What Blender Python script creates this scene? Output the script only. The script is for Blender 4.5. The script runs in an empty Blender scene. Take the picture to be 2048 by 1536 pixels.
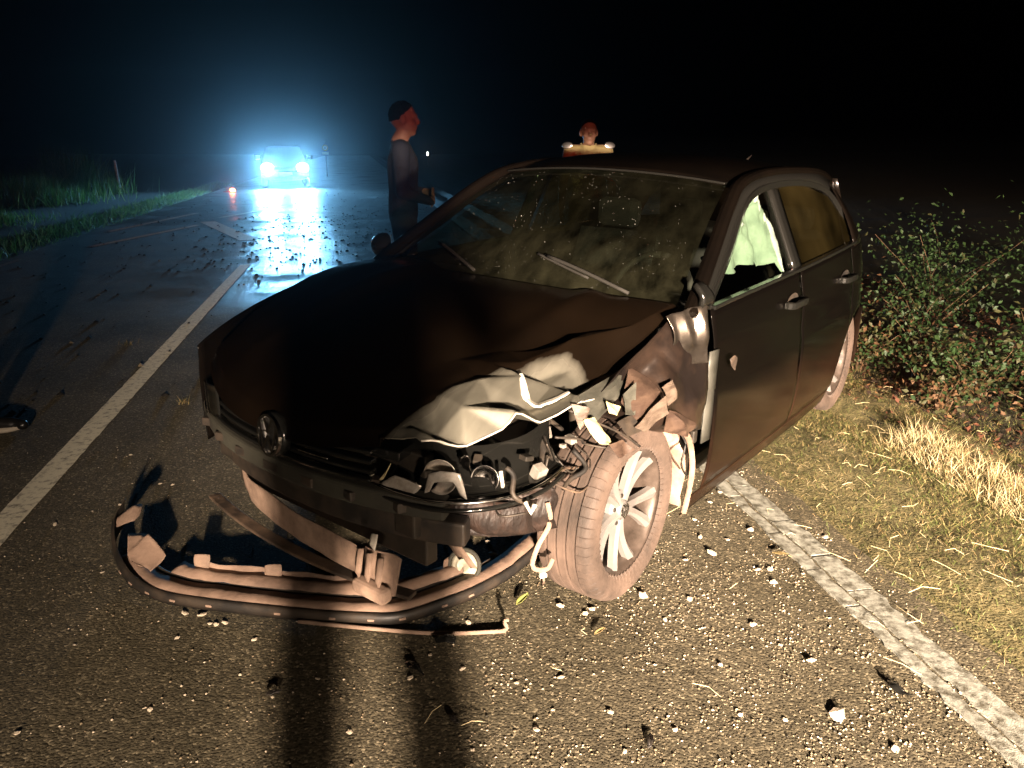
import bpy, bmesh, math, random
import numpy as np
from mathutils import Vector, Matrix, noise, geometry
rnd = random.Random(7)
rng = np.random.default_rng(7)
R = math.radians
sc = bpy.context.scene
col = sc.collection

# ------------------------------------------------------------------ camera
CAM_H = 1.5
PITCH = R(17.17)
cam = bpy.data.cameras.new('camera')
cam_o = bpy.data.objects.new('camera', cam)
col.objects.link(cam_o)
cam.sensor_width = 36.0
cam.lens = 36.0 * 1547 / 2048
cam.clip_start = 0.02
cam.clip_end = 600
cam_o.location = (0, 0, CAM_H)
cam_o.rotation_euler = (math.pi / 2 - PITCH, 0, 0)
sc.camera = cam_o

# ------------------------------------------------------------------ night sky
world = bpy.data.worlds.new('World')
sc.world = world
world.use_nodes = True
wn = world.node_tree
bg = wn.nodes['Background']
sky = wn.nodes.new('ShaderNodeTexSky')
sky.sky_type = 'NISHITA'
sky.sun_disc = False
sky.sun_elevation = R(-4)
sky.sun_rotation = R(180)
wn.links.new(sky.outputs[0], bg.inputs[0])
bg.inputs[1].default_value = 0.004

# ------------------------------------------------------------------ headlamps of the car that waits behind the photographer
def lamp(name, kind, loc, energy, color, radius=0.05):
    L = bpy.data.lights.new(name, kind)
    L.energy = energy
    L.color = color
    L.shadow_soft_size = radius
    o = bpy.data.objects.new(name, L)
    o.location = loc
    col.objects.link(o)
    return o

def low_beam(o, aim_deg, cut=0.045, soft=0.035, above=0.1, width=1.2, floor_=0.0):
    """photometric pattern of a dipped headlamp: bright below a cutoff, dim above, fading to both sides"""
    L = o.data
    L.use_nodes = True
    nt = L.node_tree
    em = nt.nodes['Emission']
    tc = nt.nodes.new('ShaderNodeTexCoord')
    rot = nt.nodes.new('ShaderNodeVectorRotate')
    rot.rotation_type = 'Z_AXIS'
    rot.inputs['Angle'].default_value = -R(aim_deg)
    nt.links.new(tc.outputs['Normal'], rot.inputs['Vector'])
    sep = nt.nodes.new('ShaderNodeSeparateXYZ')
    nt.links.new(rot.outputs[0], sep.inputs[0])
    mr = nt.nodes.new('ShaderNodeMapRange')
    mr.interpolation_type = 'SMOOTHSTEP'
    mr.inputs['From Min'].default_value = cut - soft
    mr.inputs['From Max'].default_value = cut + soft
    mr.inputs['To Min'].default_value = 1.0
    mr.inputs['To Max'].default_value = above
    nt.links.new(sep.outputs['Z'], mr.inputs['Value'])
    ax = nt.nodes.new('ShaderNodeMath'); ax.operation = 'ABSOLUTE'
    nt.links.new(sep.outputs['X'], ax.inputs[0])
    mr2 = nt.nodes.new('ShaderNodeMapRange')
    mr2.interpolation_type = 'SMOOTHSTEP'
    mr2.inputs['From Min'].default_value = 0.02
    mr2.inputs['From Max'].default_value = math.sin(min(width, 1.5))
    mr2.inputs['To Min'].default_value = 1.0
    mr2.inputs['To Max'].default_value = floor_
    nt.links.new(ax.outputs[0], mr2.inputs['Value'])
    m = nt.nodes.new('ShaderNodeMath'); m.operation = 'MULTIPLY'
    nt.links.new(mr.outputs[0], m.inputs[0]); nt.links.new(mr2.outputs[0], m.inputs[1])
    nt.links.new(m.outputs[0], em.inputs['Strength'])

WARM = (1.0, 0.77, 0.58)
near_a = lamp('rear_vehicle_headlamp', 'POINT', (0.80, -4.1, 1.42), 15500, WARM, 0.10)
low_beam(near_a, -4.0, cut=0.008, soft=0.008, above=0.012, width=0.54, floor_=0.035)
near_b = lamp('rear_vehicle_headlamp', 'POINT', (2.05, -4.1, 1.42), 10500, WARM, 0.10)
low_beam(near_b, -5.0, cut=0.008, soft=0.008, above=0.012, width=0.52, floor_=0.035)
# red beacon on that vehicle's roof: it throws a flat fan of light
beacon = lamp('rear_vehicle_beacon', 'POINT', (1.6, -5.6, 1.78), 1100, (1.0, 0.09, 0.03), 0.06)
def fan(o, half):
    nt = o.data.node_tree if o.data.use_nodes else None
    o.data.use_nodes = True; nt = o.data.node_tree; em = nt.nodes['Emission']
    tc = nt.nodes.new('ShaderNodeTexCoord'); sep = nt.nodes.new('ShaderNodeSeparateXYZ'); nt.links.new(tc.outputs['Normal'], sep.inputs[0])
    ab = nt.nodes.new('ShaderNodeMath'); ab.operation = 'ABSOLUTE'; nt.links.new(sep.outputs['Z'], ab.inputs[0])
    mr = nt.nodes.new('ShaderNodeMapRange'); mr.interpolation_type = 'SMOOTHSTEP'
    mr.inputs['From Min'].default_value = half * 0.3; mr.inputs['From Max'].default_value = half; mr.inputs['To Min'].default_value = 1.0; mr.inputs['To Max'].default_value = 0.0
    nt.links.new(ab.outputs[0], mr.inputs['Value']); nt.links.new(mr.outputs[0], em.inputs['Strength'])
fan(beacon, 0.13)
# headlamps of the car on the road ahead, turned to the camera
BLUE = (0.22, 0.60, 1.0)
FAR_X, FAR_Y = -8.55, 30.2
FAR_HEAD = math.atan2(-FAR_Y, -FAR_X + 0.3)
FAR_POWER = 4600.0
HAZE_DENS = 0.0036
HAZE_G = 0.945
SC_EXPOSURE = 0.0
vs = sc.view_settings
vs.view_transform = 'Standard'
vs.look = 'None'
vs.exposure = SC_EXPOSURE
vs.gamma = 1.0
vs.use_curve_mapping = False
sc.cycles.use_denoising = True
sc.cycles.max_bounces = 6
sc.cycles.diffuse_bounces = 2
sc.cycles.glossy_bounces = 3
sc.cycles.transmission_bounces = 4
sc.cycles.transparent_max_bounces = 12
sc.cycles.volume_bounces = 0
sc.cycles.sample_clamp_indirect = 4.0
sc.cycles.caustics_reflective = False
sc.cycles.caustics_refractive = False

# ================================================================== helpers
def tag(o, label=None, cat=None, group=None, kind=None):
    if label: o['label'] = label
    if cat: o['category'] = cat
    if group: o['group'] = group
    if kind: o['kind'] = kind
    return o

def link(o, parent=None):
    col.objects.link(o)
    if parent is not None:
        o.parent = parent
    return o

def empty(name, loc=(0, 0, 0), rz=0.0):
    o = bpy.data.objects.new(name, None)
    o.empty_display_size = 0.1
    o.location = loc
    o.rotation_euler = (0, 0, rz)
    return link(o)

def mk(name, V, F, mat=None, parent=None, smooth=True, solid=0.0, bevel=0.0, sub=0, offset=-1):
    me = bpy.data.meshes.new(name)
    me.from_pydata([tuple(v) for v in V], [], F)
    return mko(name, me, mat, parent, smooth, solid, bevel, sub, offset)

def mko(name, me, mat=None, parent=None, smooth=True, solid=0.0, bevel=0.0, sub=0, offset=-1):
    me.validate()
    if smooth and len(me.polygons):
        me.polygons.foreach_set('use_smooth', [True] * len(me.polygons))
    if mat is not None:
        for m in (mat if isinstance(mat, (list, tuple)) else [mat]):
            me.materials.append(m)
    o = bpy.data.objects.new(name, me)
    link(o, parent)
    if sub:
        md = o.modifiers.new('sub', 'SUBSURF'); md.levels = sub; md.render_levels = sub
    if solid:
        md = o.modifiers.new('solid', 'SOLIDIFY'); md.thickness = solid; md.offset = offset
    if bevel:
        md = o.modifiers.new('bevel', 'BEVEL'); md.width = bevel; md.segments = 2; md.limit_method = 'ANGLE'; md.angle_limit = R(40)
    return o

def bm_obj(name, bm, mat, parent=None, smooth=True, **k):
    me = bpy.data.meshes.new(name)
    bmesh.ops.recalc_face_normals(bm, faces=bm.faces)
    bm.to_mesh(me); bm.free()
    return mko(name, me, mat, parent, smooth, **k)

def fast_mesh(name, V, tris=None, quads=None, mat_idx=None):
    """V (n,3) array, tris (t,3), quads (q,4)"""
    me = bpy.data.meshes.new(name)
    V = np.asarray(V, dtype=np.float32)
    me.vertices.add(len(V)); me.vertices.foreach_set('co', V.ravel())
    loops = []; starts = []; tot = []; n = 0
    if quads is not None and len(quads):
        q = np.asarray(quads, dtype=np.int32); loops.append(q.ravel()); starts.append(n + 4 * np.arange(len(q))); tot.append(np.full(len(q), 4)); n += q.size
    if tris is not None and len(tris):
        t = np.asarray(tris, dtype=np.int32); loops.append(t.ravel()); starts.append(n + 3 * np.arange(len(t))); tot.append(np.full(len(t), 3)); n += t.size
    loops = np.concatenate(loops); starts = np.concatenate(starts); tot = np.concatenate(tot)
    me.loops.add(n); me.loops.foreach_set('vertex_index', loops.astype(np.int32))
    me.polygons.add(len(starts)); me.polygons.foreach_set('loop_start', starts.astype(np.int32)); me.polygons.foreach_set('loop_total', tot.astype(np.int32))
    if mat_idx is not None:
        me.polygons.foreach_set('material_index', np.asarray(mat_idx, dtype=np.int32))
    me.update()
    return me

def box_bm(bm, cx, cy, cz, sx, sy, sz, rot=None, bev=0.0):
    g = bmesh.ops.create_cube(bm, size=1.0)
    vs_ = g['verts']
    M = Matrix.Translation((cx, cy, cz)) @ (rot.to_4x4() if rot is not None else Matrix.Identity(4)) @ Matrix.Diagonal((sx, sy, sz, 1))
    bmesh.ops.transform(bm, matrix=M, verts=vs_)
    if bev:
        es = list({e for v in vs_ for e in v.link_edges})
        bmesh.ops.bevel(bm, geom=es, offset=bev, segments=2, affect='EDGES', profile=0.5)

def box(name, c, s, mat, parent=None, bev=0.004, rot=None, fn=None):
    bm = bmesh.new()
    box_bm(bm, *c, *s, rot=rot, bev=bev)
    if fn:
        for v in bm.verts: v.co = fn(v.co)
    return bm_obj(name, bm, mat, parent, smooth=False)

def frames(pts):
    pts = [Vector(p) for p in pts]
    out = []
    up = Vector((0, 0, 1))
    for i, p in enumerate(pts):
        t = (pts[min(i + 1, len(pts) - 1)] - pts[max(i - 1, 0)]).normalized()
        s = t.cross(up)
        if s.length < 1e-3: s = t.cross(Vector((1, 0, 0)))
        s.normalize(); u = s.cross(t).normalized()
        out.append((p, t, s, u))
    return out

def catmull(pts, n=6):
    P = [Vector(p) for p in pts]
    if len(P) < 3: return P
    out = []
    for i in range(len(P) - 1):
        p0 = P[max(i - 1, 0)]; p1 = P[i]; p2 = P[i + 1]; p3 = P[min(i + 2, len(P) - 1)]
        for k in range(n):
            t = k / n
            out.append(0.5 * ((2 * p1) + (p2 - p0) * t + (2 * p0 - 5 * p1 + 4 * p2 - p3) * t * t + (3 * p1 - p0 - 3 * p2 + p3) * t ** 3))
    out.append(P[-1])
    return out

def sweep_vf(pts, section, closed=True, cap=True, scale=None):
    """section: list of (s,u) offsets; returns V,F"""
    V = []; F = []
    fr = frames(pts); n = len(section)
    for i, (p, t, s, u) in enumerate(fr):
        k = scale[i] if scale else 1.0
        for (a, b) in section:
            V.append(p + s * a * k + u * b * k)
    m = len(fr)
    for i in range(m - 1):
        for j in range(n if closed else n - 1):
            a = i * n + j; b = i * n + (j + 1) % n
            F.append((a, b, b + n, a + n))
    if closed and cap:
        F.append(tuple(range(n))[::-1]); F.append(tuple((m - 1) * n + j for j in range(n)))
    return V, F

def tube(name, pts, r, mat, parent=None, seg=8, smooth_n=0, taper=None, fn=None):
    if smooth_n: pts = catmull(pts, smooth_n)
    sec = [(r * math.cos(2 * math.pi * k / seg), r * math.sin(2 * math.pi * k / seg)) for k in range(seg)]
    sca = None
    if taper: sca = [taper[0] + (taper[1] - taper[0]) * i / (len(pts) - 1) for i in range(len(pts))]
    V, F = sweep_vf(pts, sec, scale=sca)
    if fn: V = [fn(v) for v in V]
    return mk(name, V, F, mat, parent)

def bar(name, pts, w, hgt, mat, parent=None, smooth_n=0, fn=None, bevel=0.004):
    if smooth_n: pts = catmull(pts, smooth_n)
    sec = [(-w / 2, -hgt / 2), (w / 2, -hgt / 2), (w / 2, hgt / 2), (-w / 2, hgt / 2)]
    V, F = sweep_vf(pts, sec)
    if fn: V = [fn(v) for v in V]
    return mk(name, V, F, mat, parent, smooth=False, bevel=bevel)

def lathe_vf(prof, seg=48, a0=0.0, a1=2 * math.pi):
    """profile of (r, axial); spins round the local Y axis (axial = y)"""
    V = []; F = []; n = len(prof); full = abs(a1 - a0 - 2 * math.pi) < 1e-6
    m = seg if full else seg + 1
    for i in range(m):
        a = a0 + (a1 - a0) * i / seg
        for (r, y) in prof:
            V.append((r * math.cos(a), y, r * math.sin(a)))
    for i in range(seg):
        for j in range(n - 1):
            a = i * n + j; b = ((i + 1) % m) * n + j
            F.append((a, a + 1, b + 1, b))
    return V, F

def grid_vf(nu, nv, fn):
    V = []; F = []
    for i in range(nu + 1):
        for j in range(nv + 1):
            V.append(fn(i / nu, j / nv))
    for i in range(nu):
        for j in range(nv):
            a = i * (nv + 1) + j
            F.append((a, a + 1, a + nv + 2, a + nv + 1))
    return V, F

def interp(x, tab):
    if x <= tab[0][0]: return tab[0][1]
    for (x0, y0), (x1, y1) in zip(tab, tab[1:]):
        if x <= x1:
            t = (x - x0) / (x1 - x0)
            return y0 + (y1 - y0) * t
    return tab[-1][1]

def sinterp(x, tab):
    """smooth (Catmull-Rom) interpolation"""
    n = len(tab)
    if x <= tab[0][0]: return tab[0][1]
    if x >= tab[-1][0]: return tab[-1][1]
    for i in range(n - 1):
        if x <= tab[i + 1][0]:
            x0, y0 = tab[i]; x1, y1 = tab[i + 1]
            t = (x - x0) / (x1 - x0); dx = x1 - x0
            m0 = (tab[i + 1][1] - tab[max(i - 1, 0)][1]) / (tab[i + 1][0] - tab[max(i - 1, 0)][0]) * dx
            j = min(i + 2, n - 1)
            m1 = (tab[j][1] - tab[i][1]) / (tab[j][0] - tab[i][0]) * dx
            return (2 * t**3 - 3 * t**2 + 1) * y0 + (t**3 - 2 * t**2 + t) * m0 + (-2 * t**3 + 3 * t**2) * y1 + (t**3 - t**2) * m1

def sstep(a, b, x):
    t = min(1, max(0, (x - a) / (b - a))); return t * t * (3 - 2 * t)

def disp_mesh(o, amount, scale, seed=0.0):
    for v in o.data.vertices:
        d = noise.noise_vector(v.co * scale + Vector((seed, seed * 1.7, -seed)))
        v.co += d * amount

def crumple(name, pts, axes, mat, parent=None, cuts=5, amp=0.006, seed=1.0, solid=0.0025, fn=None, freq=9.0, smooth=True, hull=None):
    """crushed sheet: control points, Delaunay in two axes, subdivided, with fine dents"""
    p2 = [Vector((p[axes[0]], p[axes[1]])) for p in pts]
    res = geometry.delaunay_2d_cdt(p2, [], [hull] if hull else [], 1 if hull else 0, 1e-6)
    co2, fcs = res[0], res[2]
    P = []
    for c in co2:
        k = min(range(len(p2)), key=lambda q: (p2[q] - c).length)
        P.append(Vector(pts[k]))
    bm = bmesh.new()
    vs_ = [bm.verts.new(p) for p in P]
    for f in fcs:
        try: bm.faces.new([vs_[i] for i in f])
        except ValueError: pass
    bmesh.ops.subdivide_edges(bm, edges=bm.edges[:], cuts=cuts, use_grid_fill=True)
    bmesh.ops.recalc_face_normals(bm, faces=bm.faces)
    bm.normal_update()
    for v in bm.verts:
        q = v.co * freq + Vector((seed, seed * 2.3, seed * 0.7))
        a = noise.noise(q); b = 1 - abs(noise.noise(q * 1.9)) * 2
        v.co += v.normal * amp * (a * 1.2 + b * 0.8) + noise.noise_vector(q * 0.8) * amp * 0.7
    bmesh.ops.smooth_vert(bm, verts=bm.verts[:], factor=0.35, use_axis_x=True, use_axis_y=True, use_axis_z=True)
    if fn:
        for v in bm.verts: v.co = fn(v.co)
    return bm_obj(name, bm, mat, parent, smooth=smooth, solid=solid)

# ================================================================== materials
MATS = {}
def pm(name, base, rough=0.6, metal=0.0, spec=0.5, c2=None, nscale=8.0, nmix=(0.35, 0.65), bump=0.0, bscale=60.0, dust=None,
       coat=0.0, rough2=None, emit=None, trans=0.0, diffr=0.0, coords='Object', stretch=(1, 1, 1), detail=6.0, dustgrad=None, dustlim=(0.42, 0.72)):
    m = bpy.data.materials.new(name); m.use_nodes = True
    nt = m.node_tree; N = nt.nodes; L = nt.links
    b = N['Principled BSDF']
    b.inputs['Base Color'].default_value = (*base, 1)
    b.inputs['Roughness'].default_value = rough
    b.inputs['Metallic'].default_value = metal
    b.inputs['Specular IOR Level'].default_value = spec
    b.inputs['Diffuse Roughness'].default_value = diffr
    b.inputs['Coat Weight'].default_value = coat
    b.inputs['Coat Roughness'].default_value = 0.08
    tc = N.new('ShaderNodeTexCoord')
    mp = N.new('ShaderNodeMapping'); mp.inputs['Scale'].default_value = stretch
    L.new(tc.outputs[coords], mp.inputs['Vector'])
    colsock = None; fac = None
    def nz(scale, det=6.0, lo=0.35, hi=0.65):
        n = N.new('ShaderNodeTexNoise'); n.inputs['Scale'].default_value = scale; n.inputs['Detail'].default_value = det
        n.inputs['Roughness'].default_value = 0.65
        L.new(mp.outputs[0], n.inputs['Vector'])
        r = N.new('ShaderNodeMapRange'); r.inputs['From Min'].default_value = lo; r.inputs['From Max'].default_value = hi
        L.new(n.outputs['Fac'], r.inputs['Value'])
        return r.outputs[0], n
    if c2 is not None:
        fac, _ = nz(nscale, detail, *nmix)
        mx = N.new('ShaderNodeMix'); mx.data_type = 'RGBA'
        mx.inputs['A'].default_value = (*base, 1); mx.inputs['B'].default_value = (*c2, 1)
        L.new(fac, mx.inputs['Factor'])
        colsock = mx.outputs['Result']
        if rough2 is not None:
            rr = N.new('ShaderNodeMapRange'); rr.inputs['To Min'].default_value = rough; rr.inputs['To Max'].default_value = rough2
            L.new(fac, rr.inputs['Value']); L.new(rr.outputs[0], b.inputs['Roughness'])
    if dust is not None:
        dc, amt, dscale = dust
        df, _ = nz(dscale, 8.0, *dustlim)
        sc_ = N.new('ShaderNodeMath'); sc_.operation = 'MULTIPLY'; sc_.inputs[1].default_value = amt
        L.new(df, sc_.inputs[0]); ff = sc_.outputs[0]
        if dustgrad is not None:                       # road dirt thrown up: thick below, none above
            sx = N.new('ShaderNodeSeparateXYZ'); L.new(tc.outputs['Object'], sx.inputs[0])
            g = N.new('ShaderNodeMapRange'); g.inputs['From Min'].default_value = dustgrad[0]; g.inputs['From Max'].default_value = dustgrad[1]
            g.inputs['To Min'].default_value = 1.0; g.inputs['To Max'].default_value = dustgrad[2]
            L.new(sx.outputs['Z'], g.inputs['Value'])
            m2 = N.new('ShaderNodeMath'); m2.operation = 'MULTIPLY'; L.new(ff, m2.inputs[0]); L.new(g.outputs[0], m2.inputs[1])
            ad = N.new('ShaderNodeMath'); ad.operation = 'ADD'; ad.inputs[1].default_value = 0.0; L.new(m2.outputs[0], ad.inputs[0])
            ff = ad.outputs[0]
        mx = N.new('ShaderNodeMix'); mx.data_type = 'RGBA'
        if colsock is not None: L.new(colsock, mx.inputs['A'])
        else: mx.inputs['A'].default_value = (*base, 1)
        mx.inputs['B'].default_value = (*dc, 1)
        L.new(ff, mx.inputs['Factor'])
        colsock = mx.outputs['Result']
        if rough2 is None:
            rr = N.new('ShaderNodeMapRange'); rr.inputs['To Min'].default_value = rough; rr.inputs['To Max'].default_value = 0.85
            L.new(ff, rr.inputs['Value']); L.new(rr.outputs[0], b.inputs['Roughness'])
            if metal > 0:
                rm = N.new('ShaderNodeMapRange'); rm.inputs['To Min'].default_value = metal; rm.inputs['To Max'].default_value = 0.0
                L.new(ff, rm.inputs['Value']); L.new(rm.outputs[0], b.inputs['Metallic'])
            if coat > 0:
                rc = N.new('ShaderNodeMapRange'); rc.inputs['To Min'].default_value = coat; rc.inputs['To Max'].default_value = 0.0
                L.new(ff, rc.inputs['Value']); L.new(rc.outputs[0], b.inputs['Coat Weight'])
    if colsock is not None: L.new(colsock, b.inputs['Base Color'])
    if bump:
        n = N.new('ShaderNodeTexNoise'); n.inputs['Scale'].default_value = bscale; n.inputs['Detail'].default_value = 8.0
        L.new(mp.outputs[0], n.inputs['Vector'])
        bp = N.new('ShaderNodeBump'); bp.inputs['Strength'].default_value = bump; bp.inputs['Distance'].default_value = 0.02
        L.new(n.outputs['Fac'], bp.inputs['Height']); L.new(bp.outputs[0], b.inputs['Normal'])
    if trans:
        b.inputs['Transmission Weight'].default_value = trans
    if emit is not None:
        b.inputs['Emission Color'].default_value = (*emit[0], 1); b.inputs['Emission Strength'].default_value = emit[1]
    MATS[name] = m
    return m

DUSTC = (0.34, 0.22, 0.14)
paint = pm('black_paint', (0.003, 0.0024, 0.002), 0.16, coat=0.2, spec=0.4, dust=((0.10, 0.06, 0.03), 0.04, 3.0), dustgrad=None, dustlim=(0.3, 0.9))
paint_side = pm('black_paint_dusty_below', (0.0025, 0.002, 0.0017), 0.14, spec=0.14, dust=((0.17, 0.085, 0.045), 0.26, 2.2), dustgrad=(0.24, 0.60, 0.0), dustlim=(0.15, 0.95))
crushed = pm('scraped_black_paint', (0.075, 0.07, 0.055), 0.34, metal=0.6, c2=(0.20, 0.185, 0.15), nscale=3.0, nmix=(0.3, 0.8), rough2=0.44, bump=0.03, bscale=40, stretch=(1, 3, 1))
barem = pm('bare_torn_metal', (0.80, 0.77, 0.68), 0.4, metal=0.25, c2=(0.6, 0.56, 0.48), nscale=20)
plastic = pm('black_plastic', (0.022, 0.02, 0.018), 0.5, dust=((0.2, 0.14, 0.09), 0.3, 9.0))
gloss_plastic = pm('glossy_black_plastic', (0.01, 0.01, 0.009), 0.12, coat=0.4)
dusty_plastic = pm('dust_coated_plastic', (0.17, 0.115, 0.085), 0.8, c2=(0.42, 0.295, 0.22), nscale=9.0, bump=0.1, bscale=70, diffr=0.5)
dusty_dark = pm('dust_streaked_dark_plastic', (0.035, 0.026, 0.02), 0.6, c2=(0.20, 0.135, 0.09), nscale=6.0, nmix=(0.45, 0.75), bump=0.08, bscale=60, diffr=0.4)
grey_plastic = pm('grey_foam', (0.045, 0.045, 0.033), 0.75, c2=(0.022, 0.02, 0.015), nscale=5, bump=0.08, diffr=0.5)
chrome = pm('chrome', (0.75, 0.73, 0.7), 0.16, metal=1.0)
silver = pm('silver_reflector', (0.62, 0.59, 0.53), 0.25, metal=0.45, c2=(0.25, 0.21, 0.17), nscale=14)
alloy = pm('silver_alloy', (0.40, 0.385, 0.37), 0.33, metal=0.6, dust=((0.36, 0.27, 0.21), 0.25, 8.0))
alloy_barrel = pm('dusty_alloy_barrel', (0.15, 0.115, 0.095), 0.45, metal=0.4, c2=(0.06, 0.045, 0.035), nscale=12)
rubber = pm('dusty_tyre_rubber', (0.035, 0.027, 0.022), 0.7, c2=(0.15, 0.105, 0.082), nscale=5.0, nmix=(0.3, 0.75), bump=0.15, bscale=90, diffr=0.5, stretch=(1, 2.2, 1))
disc_m = pm('brake_disc_steel', (0.05, 0.045, 0.04), 0.45, metal=0.5)
darkm = pm('dark_engine_parts', (0.02, 0.018, 0.015), 0.5, c2=(0.05, 0.04, 0.03), nscale=12)
interior = pm('dark_interior', (0.018, 0.017, 0.014), 0.8)
seatm = pm('seat_fabric', (0.005, 0.005, 0.004), 0.9, bump=0.1, bscale=200)
cloth_white = pm('airbag_fabric', (0.24, 0.30, 0.255), 0.9, c2=(0.13, 0.175, 0.145), nscale=7, bump=0.5, bscale=25)
cream = pm('cream_plastic', (0.62, 0.54, 0.30), 0.6, c2=(0.4, 0.33, 0.18), nscale=15)
white_pl = pm('white_plastic', (0.75, 0.7, 0.6), 0.55)
redlens = pm('red_lamp_lens', (0.4, 0.01, 0.01), 0.2, emit=((1.0, 0.05, 0.02), 3.0))

def glass_mat(name, tint, dirt, dscale=4.0, stretch=(1, 1, 1), dlo=0.5, dhi=0.8, dirtmax=0.5, rot=0.0, detail=10.0, grad=None):
    m = bpy.data.materials.new(name); m.use_nodes = True
    nt = m.node_tree; N = nt.nodes; L = nt.links
    for n in list(N):
        if n.type != 'OUTPUT_MATERIAL': N.remove(n)
    out = [n for n in N if n.type == 'OUTPUT_MATERIAL'][0]
    tr = N.new('ShaderNodeBsdfTransparent'); tr.inputs[0].default_value = (*tint, 1)
    gl = N.new('ShaderNodeBsdfGlossy'); gl.inputs['Roughness'].default_value = 0.06
    lw = N.new('ShaderNodeLayerWeight'); lw.inputs['Blend'].default_value = 0.5
    pw = N.new('ShaderNodeMath'); pw.operation = 'POWER'; pw.inputs[1].default_value = 5.0; L.new(lw.outputs['Facing'], pw.inputs[0])
    fr = N.new('ShaderNodeMath'); fr.operation = 'MULTIPLY_ADD'; fr.inputs[1].default_value = 0.95; fr.inputs[2].default_value = 0.045; L.new(pw.outputs[0], fr.inputs[0])
    m1 = N.new('ShaderNodeMixShader')
    L.new(fr.outputs[0], m1.inputs[0]); L.new(tr.outputs[0], m1.inputs[1]); L.new(gl.outputs[0], m1.inputs[2])
    df = N.new('ShaderNodeBsdfDiffuse'); df.inputs[0].default_value = (*dirt, 1)
    tc = N.new('ShaderNodeTexCoord'); mp = N.new('ShaderNodeMapping'); mp.inputs['Scale'].default_value = stretch
    mp.inputs['Rotation'].default_value = (0, 0, rot)
    L.new(tc.outputs['UV'], mp.inputs['Vector'])
    n1 = N.new('ShaderNodeTexNoise'); n1.inputs['Scale'].default_value = dscale; n1.inputs['Detail'].default_value = detail; n1.inputs['Roughness'].default_value = 0.62
    L.new(mp.outputs[0], n1.inputs['Vector'])
    n2 = N.new('ShaderNodeTexNoise'); n2.inputs['Scale'].default_value = 2.2; n2.inputs['Detail'].default_value = 3
    L.new(tc.outputs['UV'], n2.inputs['Vector'])
    mu = N.new('ShaderNodeMath'); mu.operation = 'ADD'; L.new(n1.outputs['Fac'], mu.inputs[0]); L.new(n2.outputs['Fac'], mu.inputs[1])
    hf = N.new('ShaderNodeMath'); hf.operation = 'MULTIPLY'; hf.inputs[1].default_value = 0.5; L.new(mu.outputs[0], hf.inputs[0])
    mr = N.new('ShaderNodeMapRange'); mr.inputs['From Min'].default_value = dlo; mr.inputs['From Max'].default_value = dhi
    mr.inputs['To Max'].default_value = dirtmax
    L.new(hf.outputs[0], mr.inputs['Value'])
    if grad:
        su = N.new('ShaderNodeSeparateXYZ'); L.new(tc.outputs['UV'], su.inputs[0])
        gr = N.new('ShaderNodeMapRange'); gr.interpolation_type = 'SMOOTHSTEP'; gr.inputs['From Min'].default_value = 0.0; gr.inputs['From Max'].default_value = 0.55; gr.inputs['To Min'].default_value = 1.0; gr.inputs['To Max'].default_value = grad
        L.new(su.outputs['X'], gr.inputs['Value'])
        gm = N.new('ShaderNodeMath'); gm.operation = 'MULTIPLY'; L.new(mr.outputs[0], gm.inputs[0]); L.new(gr.outputs[0], gm.inputs[1])
        fl_n = N.new('ShaderNodeMath'); fl_n.operation = 'ADD'; fl_n.inputs[1].default_value = 0.004; L.new(gm.outputs[0], fl_n.inputs[0]); mrout = fl_n.outputs[0]
    else: mrout = mr.outputs[0]
    m2 = N.new('ShaderNodeMixShader')
    L.new(mrout, m2.inputs[0]); L.new(m1.outputs[0], m2.inputs[1]); L.new(df.outputs[0], m2.inputs[2])
    L.new(m2.outputs[0], out.inputs['Surface'])
    return m

ws_glass = glass_mat('dirty_windscreen_glass', (0.34, 0.38, 0.32), (0.27, 0.27, 0.16), 5.0, (1.0, 3.0, 1.0), 0.40, 0.72, 0.10, rot=0.6, detail=6.0, grad=0.22)
side_glass = glass_mat('tinted_side_glass', (0.70, 0.80, 0.70), (0.2, 0.2, 0.13), 5.0, dlo=0.55, dhi=0.9, dirtmax=0.2)
dark_glass = glass_mat('dark_rear_glass', (0.25, 0.25, 0.2), (0.22, 0.17, 0.06), 2.5, dlo=0.35, dhi=0.8, dirtmax=0.10, detail=2.0)
lens_glass = glass_mat('headlamp_lens_glass', (0.85, 0.85, 0.8), (0.3, 0.22, 0.15), 6.0, dlo=0.5, dhi=0.9, dirtmax=0.35)
lens_mix = silver

# ================================================================== the setting: ground, road, markings
ROAD_DIR = Vector((-0.1886, 0.9820, 0)).normalized()       # along the road, away from the camera
ROAD_N = Vector((ROAD_DIR.y, -ROAD_DIR.x, 0))              # to the right
CL = Vector((-2.09, 2.84, 0))                              # a point of the centre line
def road(s, t, z=0.0):
    """s metres along the road from CL, t metres right of the centre line"""
    return CL + ROAD_DIR * s + ROAD_N * t + Vector((0, 0, z))
def to_road(x, y):
    d = Vector((x, y, 0)) - CL
    return d.dot(ROAD_DIR), d.dot(ROAD_N)
EDGE_R = 3.34     # asphalt edge, right
EDGE_L = -3.30

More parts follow.
